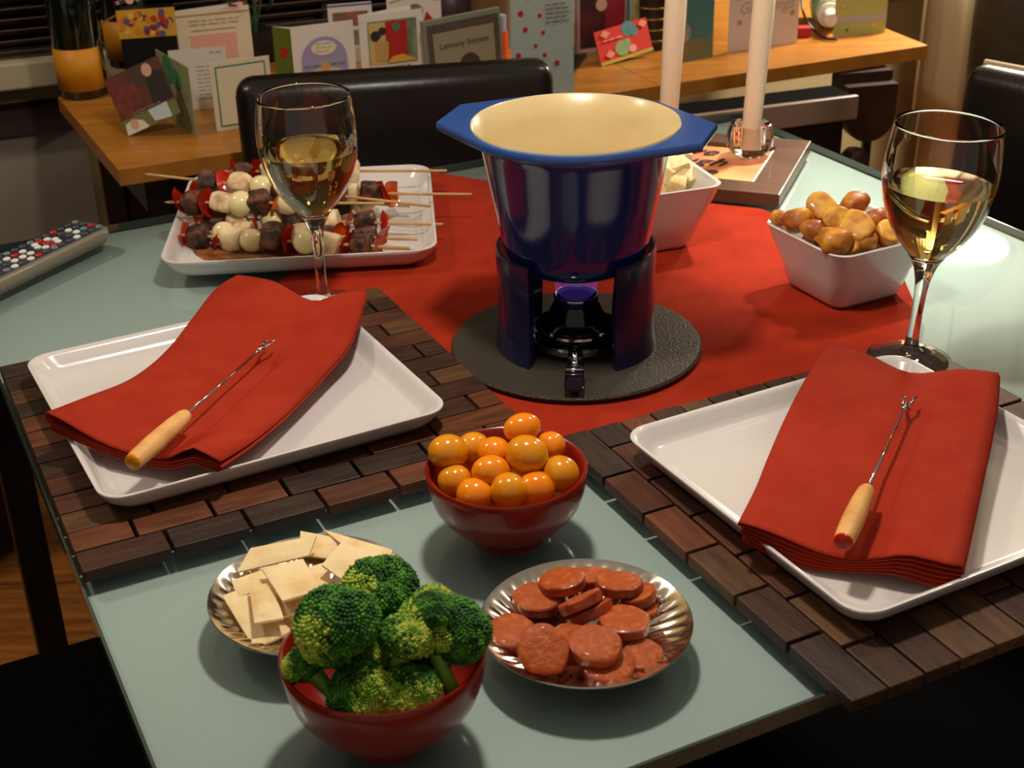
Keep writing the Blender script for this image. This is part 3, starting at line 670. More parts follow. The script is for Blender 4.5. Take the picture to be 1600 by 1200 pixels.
# ---- crackers
M_cr = mat('cracker', '#e8d0a0', .7, spec=.2, n=(45, '#d9b47a', .45, .75), bump=(120, .5))
f = crop(0, 3, 300, 800)
def cracker(q4, zs_, lab, th=.0032):
    P4 = [at(*f(*q), z) for q, z in zip(q4, zs_)]; n = (P4[2]-P4[0]).cross(P4[3]-P4[1]).normalized()
    if n.z < 0: n = -n
    c = sum(P4, Vector())/4; G = 8; bm = bmesh.new(); top, bot = [], []
    for i in range(G+1):
        for j in range(G+1):
            u_, v_ = i/G, j/G; uu = .5+(u_-.5)*(1-.05*(2*v_-1)**4*0); p = (P4[0]*(1-u_)+P4[1]*u_)*(1-v_)+(P4[3]*(1-u_)+P4[2]*u_)*v_-c
            ed = min(u_, 1-u_, v_, 1-v_); k = min(1, ed*5)
            bl = .0007*noise.noise(Vector((u_*3, v_*3, q4[0][0])))
            top.append(bm.verts.new(p+n*(th*.5*(.45+.55*k)+bl*k))); bot.append(bm.verts.new(p-n*(th*.5*(.6+.4*k))))
    W = G+1
    for i in range(G):
        for j in range(G):
            bm.faces.new((top[i*W+j], top[(i+1)*W+j], top[(i+1)*W+j+1], top[i*W+j+1])); bm.faces.new((bot[i*W+j], bot[i*W+j+1], bot[(i+1)*W+j+1], bot[(i+1)*W+j]))
    ring = [i*W for i in range(W)]+[G*W+j for j in range(1, W)]+[i*W+G for i in range(G-1, -1, -1)]+[j for j in range(G-1, 0, -1)]
    for a, b in zip(ring, ring[1:]+ring[:1]): bm.faces.new((top[a], top[b], bot[b], bot[a]))
    o = autosm(obj('cracker', bm, M_cr, None, loc=c), 50); tag(o, lab, 'cracker', 'crackers in the silver dish')
cracker([(212,285),(275,172),(585,112),(548,205)], [.021,.027,.029,.024], 'cream cracker leaning along the back left rim')
cracker([(500,200),(510,92),(720,130),(640,222)], [.015,.02,.02,.015], 'cream cracker under the back two crackers')
cracker([(700,150),(615,86),(942,182),(905,278)], [.022,.021,.022,.019], 'large cream cracker along the back right rim')
cracker([(608,250),(705,140),(905,240),(740,345)], [.026,.029,.024,.020], 'cream cracker resting on top at the right')
cracker([(425,420),(325,265),(522,224),(602,370)], [.029,.030,.031,.030], 'browned cream cracker topmost in the middle')
cracker([(215,405),(186,325),(330,275),(372,340)], [.018,.019,.022,.022], 'cream cracker half hidden at the left')
cracker([(295,645),(143,395),(262,352),(468,560)], [.011,.018,.019,.012], 'large cream cracker lying lowest at the front left')
cracker([(293,525),(268,350),(375,335),(430,500)], [.022,.025,.026,.023], 'narrow cream cracker leaning at the front')
cracker([(415,498),(385,350),(560,385),(592,438)], [.017,.02,.022,.018], 'cream cracker beneath the topmost one')
cracker([(590,440),(545,262),(640,235),(665,400)], [.012,.017,.018,.013], 'cream cracker in the shade in the middle')
cracker([(1035,372),(880,305),(895,272),(1042,340)], [.016,.017,.021,.019], 'cream cracker edge showing behind the broccoli')
cracker([(640,420),(600,330),(760,330),(780,420)], [.010,.012,.012,.010], 'cream cracker low behind the broccoli')
cracker([(430,600),(300,480),(480,420),(600,520)], [.006,.008,.008,.006], 'cream cracker on the bottom of the dish')

# ================= square white bowls
def square_bowl(label, corner, ang, side, h, foot):
    u_ = Vector((math.cos(ang), math.sin(ang), 0)); v_ = Vector((-u_.y, u_.x, 0)); c = corner+(u_+v_)*(side/2-.004)
    s = side/2; rings = []
    for hf, z, cr in [(foot-.004, .0, .010), (foot, .001, .012), (foot+.004, .006, .014), (s*.80, h*.45, .016), (s*.93, h*.78, .017), (s*.985, h*.95, .018), (s, h-.001, .018), (s-.001, h, .018), (s-.004, h-.001, .016), (s*.89, h*.76, .015), (s*.75, h*.42, .014), (foot, .010, .012), (foot*.5, .008, .01)]:
        rings.append(rrect(hf, hf, cr, z))
    o = autosm(obj('square_bowl', loft(rings), M_white, None, loc=(c.x, c.y, TZ+.0016), rot=(0, 0, ang)), 50); tag(o, label, 'bowl'); return c
z = .064; pc = square_bowl('white square bowl filled with roasted potatoes', at(1313, 404, z), R(27), .118, z, .037)
z = .073; c0 = at(1139, 288, z); bc = square_bowl('white square bowl of bread cubes behind the fondue pot', c0+Vector((-.138*math.cos(R(18)), -.138*math.sin(R(18)), 0)), R(18), .138, z, .042)
# ---- potatoes
M_pf = mat('potato_flesh', '#d29a30', .5, spec=.35, coat=.08, n=(70, '#a8601a', .45, .7), bump=(120, .4))
M_ps = mat('potato_skin', '#96481a', .42, spec=.4, coat=.15, n=(55, '#d2902e', .40, .66), bump=(80, .3))
f = crop(0, 3.81, 1180, 290)
random.seed(8)
pots = [(395,130,.083,78,1,'yellow peeled potato half at the back of the pile'), (245,205,.076,74,0,'browned potato piece near the left rim'), (590,112,.082,74,0,'reddish whole potato at the top of the pile'), (488,195,.086,72,1,'potato half with pale cut face in the middle'),
 (610,240,.082,92,1,'large golden potato half in the middle front'), (715,205,.076,66,0,'red skinned potato piece behind the golden half'), (790,190,.070,62,0,'potato piece at the right back corner'), (790,285,.072,74,1,'golden potato wedge by the right rim'),
 (355,265,.074,66,0,'reddish potato piece at the left front'), (490,332,.073,80,0,'golden brown potato at the front rim'), (660,335,.068,66,0,'dark browned potato piece at the front right rim'), (575,365,.066,50,1,'small potato wedge at the front rim'), (150,195,.070,50,0,'potato piece in the left corner'), (310,180,.078,50,1,'small orange potato wedge behind the left pieces'), (420,300,.072,55,1,'orange potato wedge between the front pieces')]
for i, (x, y, z, r, cut, lab) in enumerate(pots):
    rr = r/3.81*1.14/F*1.3; bm = blob(rr*1.15, rr*.92, rr*.9, .12, 2.2, seed=i, sub=3, flat=(.30 if cut else .9))
    for f_ in bm.faces: f_.material_index = 0 if (cut and f_.calc_center_median().z > .24*rr) else 1
    o = autosm(obj('potato_piece', bm, [M_pf, M_ps], None, loc=at(*f(x, y), z), rot=(R(random.uniform(25, 80)) if cut else random.uniform(-.4, .4), random.uniform(-.6, .6), random.uniform(-1.2, 1.2))), 50)
    tag(o, lab, 'potato', 'roasted potato pieces in the white bowl')
for i in range(11):
    o = bpy.data.objects['potato_piece.001'].copy(); C.collection.objects.link(o); a = i*.7
    o.location = (pc.x+.034*math.cos(a)*(1 if i % 2 else .4), pc.y+.034*math.sin(a)*(1 if i % 2 else .4), TZ+.044+.006*(i % 3)); o['label'] = 'browned potato piece buried under the top layer in the white bowl'; o['group'] = 'buried potato pieces'
# ---- bread cubes
M_br = mat('bread_crumb', '#e6cf9c', .85, n=(60, '#d2b27a', .45, .7), bump=(150, .8))
random.seed(2)
for i, (px, py, z) in enumerate([(1062,262,.070),(1078,275,.062),(1058,285,.058),(1066,250,.066),(1046,270,.066),(1040,252,.07),(1020,265,.06),(1000,250,.06),(1030,290,.05),(1010,240,.06),(985,262,.05),(1050,300,.045)]):
    p = at(px, py, z); bm = B((-.0095, -.009, -.009), (.0095, .009, .009), .0015)
    bmesh.ops.subdivide_edges(bm, edges=bm.edges[:], cuts=1)
    for v in bm.verts: v.co += Vector((noise.noise(v.co*150+Vector((i, 0, 0))), noise.noise(v.co*150+Vector((0, i, 0))), noise.noise(v.co*150+Vector((0, 0, i)))))*.0014
    o = autosm(obj('bread_cube', bm, M_br, None, loc=p, rot=(random.random()*3, random.random()*3, random.random()*3)), 50)
    tag(o, ['cream bread cube in the white bowl nearest its right corner', 'cream bread cube at the right rear of the white bread bowl', 'cream bread cube at the front against the pot in the white bowl', 'cream bread cube topmost at the back of the white bread bowl'][i] if i < 4 else 'cream bread cube in the white bowl hidden behind the pot', 'bread', 'bread cubes showing beside the pot' if i < 4 else 'bread cubes hidden behind the pot')

# ================= skewers
M_stick = mat('bamboo', '#c9a066', .6, n=(30, '#a87e48', .4, .7))
M_beef = mat('grilled_beef', '#260f08', .6, coat=.04, n=(130, '#7c4629', .4, .7), bump=(120, .8))
M_chk = mat('grilled_chicken', '#e6cea0', .5, coat=.1, n=(60, '#a8683a', .5, .72), bump=(90, .6))
M_on = mat('pearl_onion', '#e8d6a0', .22, coat=.6, sss=.3, n=(30, '#d0a85c', .5, .8))
M_rp = mat('red_pepper', '#cc2410', .25, coat=.5, n=(40, '#a01a0a', .45, .75))
M_op = mat('orange_pepper', '#e8640f', .25, coat=.5, n=(40, '#b83a0a', .45, .75))
def pepper_bm(sz, seed):
    bm = bmesh.new(); G = 8; vs = []; rnd = random.Random(seed); cv = rnd.uniform(.25, .45)
    for i in range(G+1):
        for j in range(G+1):
            a, b = i/G*2-1, j/G*2-1; a2 = a*math.sqrt(1-b*b*.3); b2 = b*math.sqrt(1-a*a*.3)
            vs.append(bm.verts.new((cv*sz*(a*a*.7+b*b*.5)-cv*sz*.3, a2*sz, b2*sz*.95)))
    for i in range(G):
        for j in range(G): k = i*(G+1)+j; bm.faces.new((vs[k], vs[k+1], vs[k+G+2], vs[k+G+1]))
    r_ = bmesh.ops.solidify(bm, geom=bm.faces[:], thickness=.0050); return bm
proto = {}
def piece(kind, parent, x, sz, seed):
    k = (kind, seed % 3)
    if k not in proto:
        nm, m, bm = {'b': ('beef_cube', M_beef, lambda: blob(.0105, .0110, .0105, .22, 3, seed)), 'c': ('chicken_cube', M_chk, lambda: blob(.0115, .0105, .0105, .20, 2.5, seed+20)),
            'o': ('pearl_onion', M_on, lambda: blob(.0112, .0105, .0105, .03, 1, seed)), 'r': ('red_pepper', M_rp, lambda: pepper_bm(.0115, seed)), 'p': ('orange_pepper', M_op, lambda: pepper_bm(.011, seed))}[kind]
        b_ = bm()
        if kind in 'bc':
            for v in b_.verts:
                for ax in range(3):
                    lim = .0088; v.co[ax] = max(-lim, min(lim, v.co[ax]*1.12))
        me = bpy.data.meshes.new(nm); bmesh.ops.recalc_face_normals(b_, faces=b_.faces); b_.to_mesh(me); b_.free(); me.materials.append(m); proto[k] = (nm, me)
    nm, me = proto[k]
    o = obj(nm, me, None, parent, loc=(x, random.uniform(-.0015, .0015), random.uniform(-.001, .001)), rot=(random.uniform(0, 6.28), random.uniform(-.25, .25)*(2 if kind in 'rp' else 1), random.uniform(-.3, .3)*(2 if kind in 'rp' else 1)), smooth=True)
    o.scale = (sz, sz, sz)
def skewer(label, p0, p1, seq, s0, s1, sz=1.22):
    t = empty('skewer', p0); d = (p1-p0); L = d.length; t.rotation_mode = 'QUATERNION'; t.rotation_quaternion = d.normalized().to_track_quat('X', 'Z')
    tag(t, label, 'skewer', 'meat and vegetable skewers on the serving plate')
    obj('stick', tube([(0, 0, 0), (.006, 0, 0), (L, 0, 0)], [.0004, .0015, .0016], 7), M_stick, t, smooth=True)
    n = len(seq); wd = {'b': 1.05, 'c': 1.1, 'o': 1.1, 'r': .62, 'p': .62}; tot = sum(wd[c] for c in seq); x = s0*L; span = (s1-s0)*L
    for i, c in enumerate(seq):
        w_ = span*wd[c]/tot; piece(c, t, x+w_/2, sz*random.uniform(.93, 1.07), i+len(seq)); x += w_
random.seed(11)
sk = [('front skewer, its left tip low over the plate edge', (262,366,.020), (640,388,.020), 'pbrcobrocrbp', .04, .90),
 ('second skewer from the front with an orange pepper at its left end', (300,362,.022), (652,374,.022), 'ocrbpcbprbr', .10, .86),
 ('skewer lying low in the middle with a bare right end', (280,340,.022), (692,351,.023), 'pbcrobpcpbr', .05, .80),
 ('skewer low at the back of the plate', (300,300,.023), (640,322,.023), 'rbcobcrbo', .0, .85),
 ('skewer on top whose left tip points at the side table', (225,272,.050), (672,322,.040), 'brcobpob', .20, .72),
 ('top skewer with its left tip at beef and red pepper', (257,316,.042), (600,318,.042), 'rbrcobpoc', .04, .70),
 ('skewer at the right with a tip reaching over the red cloth', (380,300,.040), (737,304,.036), 'cpocrcrbrp', .18, .66),
 ('farthest skewer whose right tip crosses the plate back rim', (345,268,.028), (698,267,.036), 'rbrcocrcc', .03, .62)]
for lab, a, b, seq, s0, s1 in sk: skewer(lab, at(*a), at(*b), seq, s0, s1)
# pan juices in the plate
jp = [at(x, y, .0085) for x, y in [(296,384),(318,378),(345,384),(372,382),(400,390),(440,392),(490,398),(520,402),(470,404),(420,405),(380,403),(345,407),(318,404),(305,396)]]
tag(obj('meat_juice', prism([(p.x, p.y) for p in jp], TZ+.0072, TZ+.0078), mat('juice', '#7a4020', .2, coat=.4, n=(60, '#b07a4a', .4, .7))), 'brown meat juice pooled on the serving plate under the front skewers', 'sauce')

# ================= remote control
p0 = at(148, 346, .02); an = R(-118); rc_ = empty('remote_control', (p0.x, p0.y, TZ+.0005), an); tag(rc_, 'grey remote control with white and red buttons on the left edge of the table', 'remote control')
bm = loft([[Vector((.11+x, y, z)) for x, y, z in rrect(.11*sx, .0265*sy, .014, z)] for sx, sy, z in [(.93, .72, 0), (.975, .9, .004), (1, 1, .011), (.995, .98, .016), (.96, .88, .0185)]])
autosm(obj('body', bm, mat('remote_grey', '#77705f', .35, coat=.2), rc_), 45)
bm = loft([[Vector((.11+x, y, z)) for x, y, z in rrect(.104*sx, .0225*sy, .012, z)] for sx, sy, z in [(1, 1, .0180), (.98, .95, .0196)]])
autosm(obj('keypad', bm, mat('remote_dark', '#2a2c30', .4), rc_), 45)
bW = mat('button_white', '#d8d8d4', .4); bR = mat('button_red', '#b02018', .4); bG = mat('button_grey', '#6a7480', .4); bD = mat('button_dark', '#3c4248', .4)
def button(x, y, hx, hy, m): obj('button', loft([rrect(hx, hy, min(hx, hy), 0, 3), rrect(hx, hy, min(hx, hy), .0014, 3), rrect(hx*.7, hy*.7, min(hx, hy)*.7, .0022, 3)]), m, rc_, loc=(x, y, .0194), smooth=False)
for r_ in range(18):
    for c_ in range(4):
        x = .012+r_*.011; y = -.0165+c_*.011
        if 4 <= r_ <= 7 and c_ in (1, 2): continue
        m = bD if (r_+c_) % 3 else bG
        if (r_, c_) in ((0, 2), (3, 0), (9, 1), (8, 3)): m = bR
        if (r_, c_) in ((2, 1), (2, 2), (3, 3), (8, 1), (9, 3), (10, 2), (10, 1), (8, 2), (9, 2), (11, 3)): m = bW
        button(x, y, .0042, .0032, m)
for k in range(8):
    a = k*math.pi/4; button(.072+.0125*math.cos(a), .0105*math.sin(a), .0042, .0032, bR if k in (2, 6) else bW)
button(.072, 0, .005, .0045, bR)

# ================= picture frame, candles
NR = at(1218, 304, .016); fa = R(-21); FW, FD = .245, .205
pf = empty('picture_frame', (NR.x, NR.y, TZ), fa); tag(pf, 'brown wooden picture frame lying flat under the candle holders', 'picture frame')
# local: x right (negative = left), y back
def fbar(x0, y0, x1, y1): return B((x0, y0, .0004), (x1, y1, .016), .0012)
M_fr = mat('frame_wood', '#4a3020', .4, coat=.15, n=(14, '#5e3f2a', .4, .7))
bw = .036
for a_ in ((-FW, 0, 0, bw), (-FW, FD-bw, 0, FD), (-bw, bw+.0004, 0, FD-bw-.0004), (-FW, bw+.0004, -FW+bw, FD-bw-.0004)): obj('frame_rail', fbar(*a_), M_fr, pf)
obj('print', B((-FW+bw+.0002, bw+.0006, .006), (-bw-.0002, FD-bw-.0006, .010)), mat('peach_print', '#cf9a63', .6, n=(14, '#c4683a', .35, .65)), pf)
obj('mat_border', B((-bw-.004, bw+.0006, .0102), (-bw-.0006, FD-bw-.0006, .0115)), mat('ivory', '#efe6cf', .5), pf)
def lettering(txt, size, m, parent, loc, rot=(0, 0, 0), italic=.3, ext=.0002, align='CENTER', name='lettering', bold=0):
    cu = bpy.data.curves.new('t', 'FONT'); cu.body = txt; cu.size = size; cu.shear = italic; cu.align_x = align; cu.align_y = 'CENTER'; cu.extrude = ext; cu.offset = bold; cu.resolution_u = 3
    to = bpy.data.objects.new('t', cu); C.collection.objects.link(to); bpy.context.view_layer.update()
    me = bpy.data.meshes.new_from_object(to.evaluated_get(bpy.context.evaluated_depsgraph_get())); me.materials.clear(); bpy.data.objects.remove(to)
    return obj(name, me, m, parent, loc=loc, rot=rot)
M_ink = mat('ink', '#2a1c18', .6)
for i, tx in enumerate(['Live', 'Laugh', 'Love']):
    lettering(tx, .040, M_ink, pf, (-.135+.004*i, .142-.036*i, .0112), (0, 0, R(0)), .4)
def candle_holder(label, c, z):
    def fn(p, a, r): k = 1+.05*abs(math.cos(4*a))-.04; return Vector((p.x*k, p.y*k, p.z))
    o = autosm(obj('candle_holder', lathe([(0, 0), (.017, 0), (.022, .004), (.0275, .012), (.0285, .022), (.0265, .032), (.0245, .038), (.0232, .0385), (.0165, .037), (.0145, .030), (.0138, .012), (0, .011)], 64, fn=fn), M_glass, None, loc=(c.x, c.y, TZ+z)), 30)
    tag(o, label, 'candle holder')
def candle(label, c, z, tilt, r0=.0106, r1=.0128, L=.27):
    t = empty('candle', (c.x, c.y, TZ+z)); t.rotation_euler = (0, tilt, 0); tag(t, label, 'candle')
    autosm(obj('wax', lathe([(0, 0), (r0-.001, 0), (r0, .002), (r1, L*.55), (r1*.95, L-.004), (r1*.8, L), (r1*.3, L-.002), (0, L-.003)], 36), M_wax, t), 40)
    obj('wick', tube([(0, 0, L-.004), (.0005, 0, L+.006), (.002, 0, L+.010)], .0007, 6), M_black, t)
    obj('flame', lathe([(0, L+.004), (.003, L+.009), (.0045, L+.016), (.003, L+.026), (0, L+.036)], 14), mat('candle_flame', '#ffd08a', .5, emit=9), t, smooth=True)
c1 = at(1171, 232, .020); candle_holder('faceted clear glass candle holder on the right of the picture frame', c1, .0125)
candle('tall ivory candle leaning slightly in the right glass holder', c1, .0245, R(2.6))
c2_ = at(1041, 232, .020); candle_holder('clear glass candle holder hidden behind the pot rim', c2_, .0125)
candle('tall ivory candle standing behind the right pot handle', c2_, .0245, R(2.2))

# ================= plant
pl_ = empty('potted_grass', (-.95, 1.97, 0)); tag(pl_, 'tall grassy house plant with long dark green blades at the left edge', 'plant')
autosm(obj('planter', lathe([(0, 0), (.11, 0), (.13, .02), (.16, .34), (.165, .36), (.15, .36), (.145, .33), (0, .33)], 40), M_black, pl_), 40)
random.seed(21); gm = [mat('blade_green', '#3a5426', .5, n=(8, '#24361a', .4, .7)), mat('blade_dark', '#1d2c16', .5)]
for i in range(46):
    a = random.uniform(0, 6.28); ln = random.uniform(.55, .95); ben = random.uniform(.03, .22); b0 = Vector((.07*math.cos(a)*random.random(), .07*math.sin(a)*random.random(), .32)); d = Vector((math.cos(a+random.uniform(-.4, .4)), math.sin(a), 0))
    if i < 4: d = Vector(((.75, .4, .95, .2)[i], -.25, 0)).normalized(); ben = (.32, .2, .12, .24)[i]; ln = (.9, .85, .95, .9)[i]
    bm = bmesh.new(); sd2 = Vector((-d.y, d.x, 0))*.5+Vector((.5, 0, 0)); sd2.normalize(); rows = []
    for k in range(9):
        s = k/8; p = b0+Vector((0, 0, ln*s))+d*ben*s*s; w_ = .0065*(1-s**2.5)+.0006
        rows.append((bm.verts.new(p-sd2*w_), bm.verts.new(p+Vector((0, .0015, 0))*w_), bm.verts.new(p+sd2*w_)))
    for r0, r1 in zip(rows, rows[1:]): bm.faces.new((r0[0], r0[1], r1[1], r1[0])); bm.faces.new((r0[1], r0[2], r1[2], r1[1]))
    o = obj('blade', bm, gm[0 if i % 3 == 0 or i < 4 else 1], pl_, smooth=True); s_ = o.modifiers.new('s', 'SOLIDIFY'); s_.thickness = .0008

# ================= things on the side tables
def bottle(label, p, s=1.0, lab='#d8820f', z=ZW, r=.037, rot=0, plain=False):
    t = empty('champagne_bottle', (p.x, p.y, z), rot); tag(t, label, 'bottle')
    pr = [(0, .006), (.02, .004), (r-.004, 0), (r, .004), (r, .155), (r*.97, .168), (r*.80, .20), (.022, .235), (.0165, .26), (.0155, .285), (.0175, .288), (.0175, .298), (.014, .302), (0, .302)]
    autosm(obj('glass_body', lathe(pr, 48), mat('dark_bottle_glass', '#0b120a', .06, spec=.6, coat=.6), t), 50)
    def band(nm, z0, z1, rr0, rr1, m, a0=0, a1=360):
        bm = bmesh.new(); n = 32; g = []
        for i in range(n+1):
            a = R(a0+(a1-a0)*i/n); g.append((bm.verts.new((rr0*math.cos(a), rr0*math.sin(a), z0)), bm.verts.new((rr1*math.cos(a), rr1*math.sin(a), z1))))
        for a, b in zip(g, g[1:]): bm.faces.new((a[0], b[0], b[1], a[1]))
        o = obj(nm, bm, m, t, smooth=True); s_ = o.modifiers.new('s', 'SOLIDIFY'); s_.thickness = .0005; s_.offset = 1
    band('front_label',   .014, .078, r+.0004, r+.0004, mat('orange_label', '#c9820f', .5), -165, -15)
    band('neck_label', .198, .222, .0335, .0265, mat('orange_label', '#c9820f', .5), -170, -10)
    band('foil', .235, .302, .0226, .0182, mat('orange_foil', '#c07410', .35, metal=.6))
bottle('dark champagne bottle with orange label at the left end of the side table', at_w(133, 148))
bottle('dark champagne bottle with orange neck label behind the patterned gift box', at_w(205, 100))
# gift box with fruit print, leaning photo cards
M_card = mat('card_white', '#d9d0c8', .7)
def card(label, tl, tr, Yl, Yr, decor=(), m=None, back=None, foldang=35, name='greeting_card', zb=None, lean=0, cat='card', thick=.0012, side='L', bottom=None, roll=0, px0=None):
    """tl/tr: pixels of the top corners, Yl/Yr: their distance; the foot rests on the side table"""
    zb = ZW if zb is None else zb
    A = atY(tl[0], tl[1], Yl); Bp = atY(tr[0], tr[1], Yr); zt_ = (A.z+Bp.z)/2; d = Vector((Bp.x-A.x, Bp.y-A.y, 0)); W_ = d.length; d.normalize(); Hh = (zt_-zb)/math.cos(R(lean))
    t = empty(name, (A.x, A.y, zb), math.atan2(d.y, d.x)); tag(t, label, cat)
    piv = empty  # local frame: x along the card, -y toward the viewer
    if px0: q0 = at_w(*px0); t.location = (q0.x, q0.y, zb)
    Ml = Matrix.Rotation(R(-lean), 4, 'X') @ Matrix.Rotation(R(-roll), 4, 'Y')
    front = obj('front_panel', B((0, 0, .0005), (W_, thick, Hh)), m or M_card, t); front.matrix_local = Ml
    if back is not None:
        bp_ = obj('back_panel', B((0, 0, .0005), (W_*.98, thick, Hh)), back, t)
        if side == 'L': bp_.matrix_local = Matrix.Translation((0, .002, 0)) @ Matrix.Rotation(R(foldang), 4, 'Z')
        else: bp_.matrix_local = Matrix.Translation((W_, .002, 0)) @ Matrix.Rotation(R(-foldang), 4, 'Z') @ Matrix.Translation((-W_*.98, 0, 0))
    for k, dct in enumerate(decor):
        kind, args, mm = dct[0], dct[1], dct[2]; yy = -.0004-.00025*k
        if kind == 'r':
            x0, z0, x1, z1 = args; o = obj(dct[3] if len(dct) > 3 else 'print', B((x0*W_, yy, z0*Hh), (x1*W_, -.0001, z1*Hh)), mm, front)
        elif kind == 'c':
            cx_, cz_, rr = args[:3]; asp = args[3] if len(args) > 3 else 1; a0 = args[4] if len(args) > 4 else 0; a1 = args[5] if len(args) > 5 else 360
            P = [(cx_*W_+rr*W_*math.cos(R(a0+(a1-a0)*i/24)), cz_*Hh+rr*W_*asp*math.sin(R(a0+(a1-a0)*i/24))) for i in range(24 if a1-a0 >= 360 else 25)]
            bm = prism(P, 0, 1); 
            for v in bm.verts: v.co = Vector((v.co.x, yy if v.co.z > .5 else -.0001, v.co.y))
            obj(dct[3] if len(dct) > 3 else 'print', bm, mm, front)
        elif kind == 'p':
            bm = prism([(x*W_, z*Hh) for x, z in args], 0, 1)
            for v in bm.verts: v.co = Vector((v.co.x, yy if v.co.z > .5 else -.0001, v.co.y))
            obj(dct[3] if len(dct) > 3 else 'print', bm, mm, front)
        elif kind == 't':
            tx, cx_, cz_, sz, it = args; lettering(tx, sz*Hh, mm, front, (cx_*W_, yy, cz_*Hh), (R(90), 0, 0), it, .00015)
        elif kind == 'l':      # faint handwriting lines
            x0, z0, x1, n_, gap = args
            bm = bmesh.new(); rnd = random.Random(n_+int(x0*100))
            for i in range(n_):
                x = x0
                while x < x1-.03:
                    e1 = min(x1, x+rnd.uniform(.05, .14)); box(bm, (x*W_, yy, (z0-gap*i)*Hh), (e1*W_, -.0001, (z0-gap*i)*Hh+.0011)); x = e1+.03
            obj('writing', bm, mm, front)
    return t
def K(nm_, h, **k): return mat("card_"+nm_, h, .65, **k)
cr1, cr2 = K('cream', '#d8c9aa'), K('white2', '#cfc4bc')
M_gold = K('gold', '#a8864e'); M_grey = K('greyink', '#8f8578'); M_pk = K('pinkish', '#d9a08a')
M_grn = K('green', '#8aa06a'); M_gr2 = K('darkgreen', '#3f7a5a'); M_dk = K('dark', '#2c221e'); M_rd = K('red', '#a81e1c'); M_skin = K('skin', '#c99a82'); M_lav = K('lavender', '#9a8fb4'); M_teal = K('teal', '#4e7f82')
# photo card leaning at the far left front
A = at_w(198, 213); 
t = card('photo card with a dark picture of a person leaning beside the champagne bottle', (152,118), (238,92), 2.02, 2.0, [
    ('r', (.0, .0, 1, 1), K('photo_brown', '#4a3328', n=(25, '#6a3026', .4, .65)), 'photo'), ('p', [(0,.25),(.5,.25),(.45,.75),(.1,.8),(0,.6)], K('red_leaves', '#7a3428', n=(120, '#4a2a20', .4, .7)), 'photo_leaves'),
    ('p', [(.62,.3),(.98,.3),(.98,.75),(.8,.85),(.66,.7)], M_dk, 'jacket'), ('c', (.74, .86, .085, 1.2), M_skin, 'face'), ('r', (0, 0, 1, .25), K('olive', '#6c6a3a'), 'strip'), ('p', [(.02,.0),(.42,.0),(.36,.14),(.2,.22),(.05,.18)], K('ivory2', '#d8ccb8'), 'small_figure'), ('c', (.2, .13, .07, 1.2), M_skin, 'small_face'), ('p', [(.55,.04),(.85,.0),(.85,.26),(.5,.26)], K('paleblue', '#b9c3c0'), 'note'), ('l', (.25,.29,.75,2,.04), M_grey)], m=M_dk, lean=14, roll=24, px0=(200, 213))
card('tall pale green card standing open next to the photo card', (243,82), (292,100), 2.04, 1.93, [('c', (.35,.80,.16,1.0), M_gr2, 'leaf'), ('c', (.6,.72,.14,.8), M_gr2, 'leaf'), ('c', (.25,.68,.12,.8), M_gr2, 'leaf'), ('l', (.3,.3,.7,2,.07), M_rd)], m=K('sage', '#8f9668', n=(30, '#7d8660', .4, .7)))
card('white inner card with handwriting behind the pale green card', (262,80), (352,72), 2.06, 2.08, [('l', (.45,.70,.98,9,.065), M_grey), ('l', (.7,.92,.95,1,.05), M_grey)], m=cr2)
card('small cream card with a dark beaded border beside the black chair', (326,98), (420,88), 1.95, 1.99, [('r', (.08,.06,.92,.94), M_gr2, 'border'), ('r', (.105,.085,.895,.915), cr1, 'inner_print')], m=cr1)
card('tall cream card with a gold band and peach panel, tallest at the left', (268,20), (388,6), 2.28, 2.32, [('r', (0,.90,1,.925), M_gold, 'gold_band'), ('r', (.22,.66,.80,.675), M_grey, 'rule'), ('p', [(.2,.2),(.8,.2),(.8,.60),(.2,.60)], M_pk, 'peach_panel'), ('l', (.2,.82,.85,2,.06), M_gold)], m=cr1, back=cr2, foldang=12)
t = card('photo card with red border above the fruit printed gift bag', (180,12), (245,0), 2.2, 2.22, [('r', (.05,.04,.95,.96), K('paleb2', '#9ab0b4'), 'border'), ('r', (.09,.08,.91,.92), K('photodark', '#2e2322', n=(60, '#4e3a34', .45, .7)), 'photo'), ('c', (.35,.78,.1), M_skin, 'face'), ('c', (.55,.70,.09), M_skin, 'face'), ('p', [(.3,.08),(.75,.08),(.7,.35),(.4,.42)], K('ivory2', '#d8ccb8'), 'dress')], m=M_rd, zb=ZW+.135, lean=12, roll=14)
# fruit-print gift bag
g0 = atY(188, 60, 2.17); gb = empty('gift_bag', (g0.x, g0.y, ZW), R(12)); tag(gb, 'dark gift bag with a bright fruit printed band between the champagne bottles', 'bag')
obj('bag_body', B((0, 0, 0), (.085, .05, .125), .004), M_black, gb)
random.seed(6); obj('printed_band', B((-.001, -.0012, .085), (.086, .0, .128)), K('band_yellow', '#c8952a'), gb)
fc = [K('f1', '#a8301c'), K('f2', '#5a4a7a'), K('f3', '#c87a18'), K('f4', '#7a1f3a'), K('f5', '#d8b040')]
for i in range(34):
    a = random.random(); b_ = random.random(); P = [(.004+a*.077+.005*math.cos(k), .089+b_*.034+.005*math.sin(k)) for k in [j*.785 for j in range(8)]]
    bm = prism(P, 0, 1)
    for v in bm.verts: v.co = Vector((v.co.x, -.0016-.00003*i if v.co.z > .5 else -.0011, v.co.y))
    obj('printed_fruit', bm, fc[i % 5], gb)
obj('handle', tube([(.0, .01, .12), (-.025, 0, .11), (-.035, -.005, .08), (-.03, -.005, .045), (-.02, 0, .02)], .0016, 6), mat('gold_cord', '#7a5a2a', .5), gb)
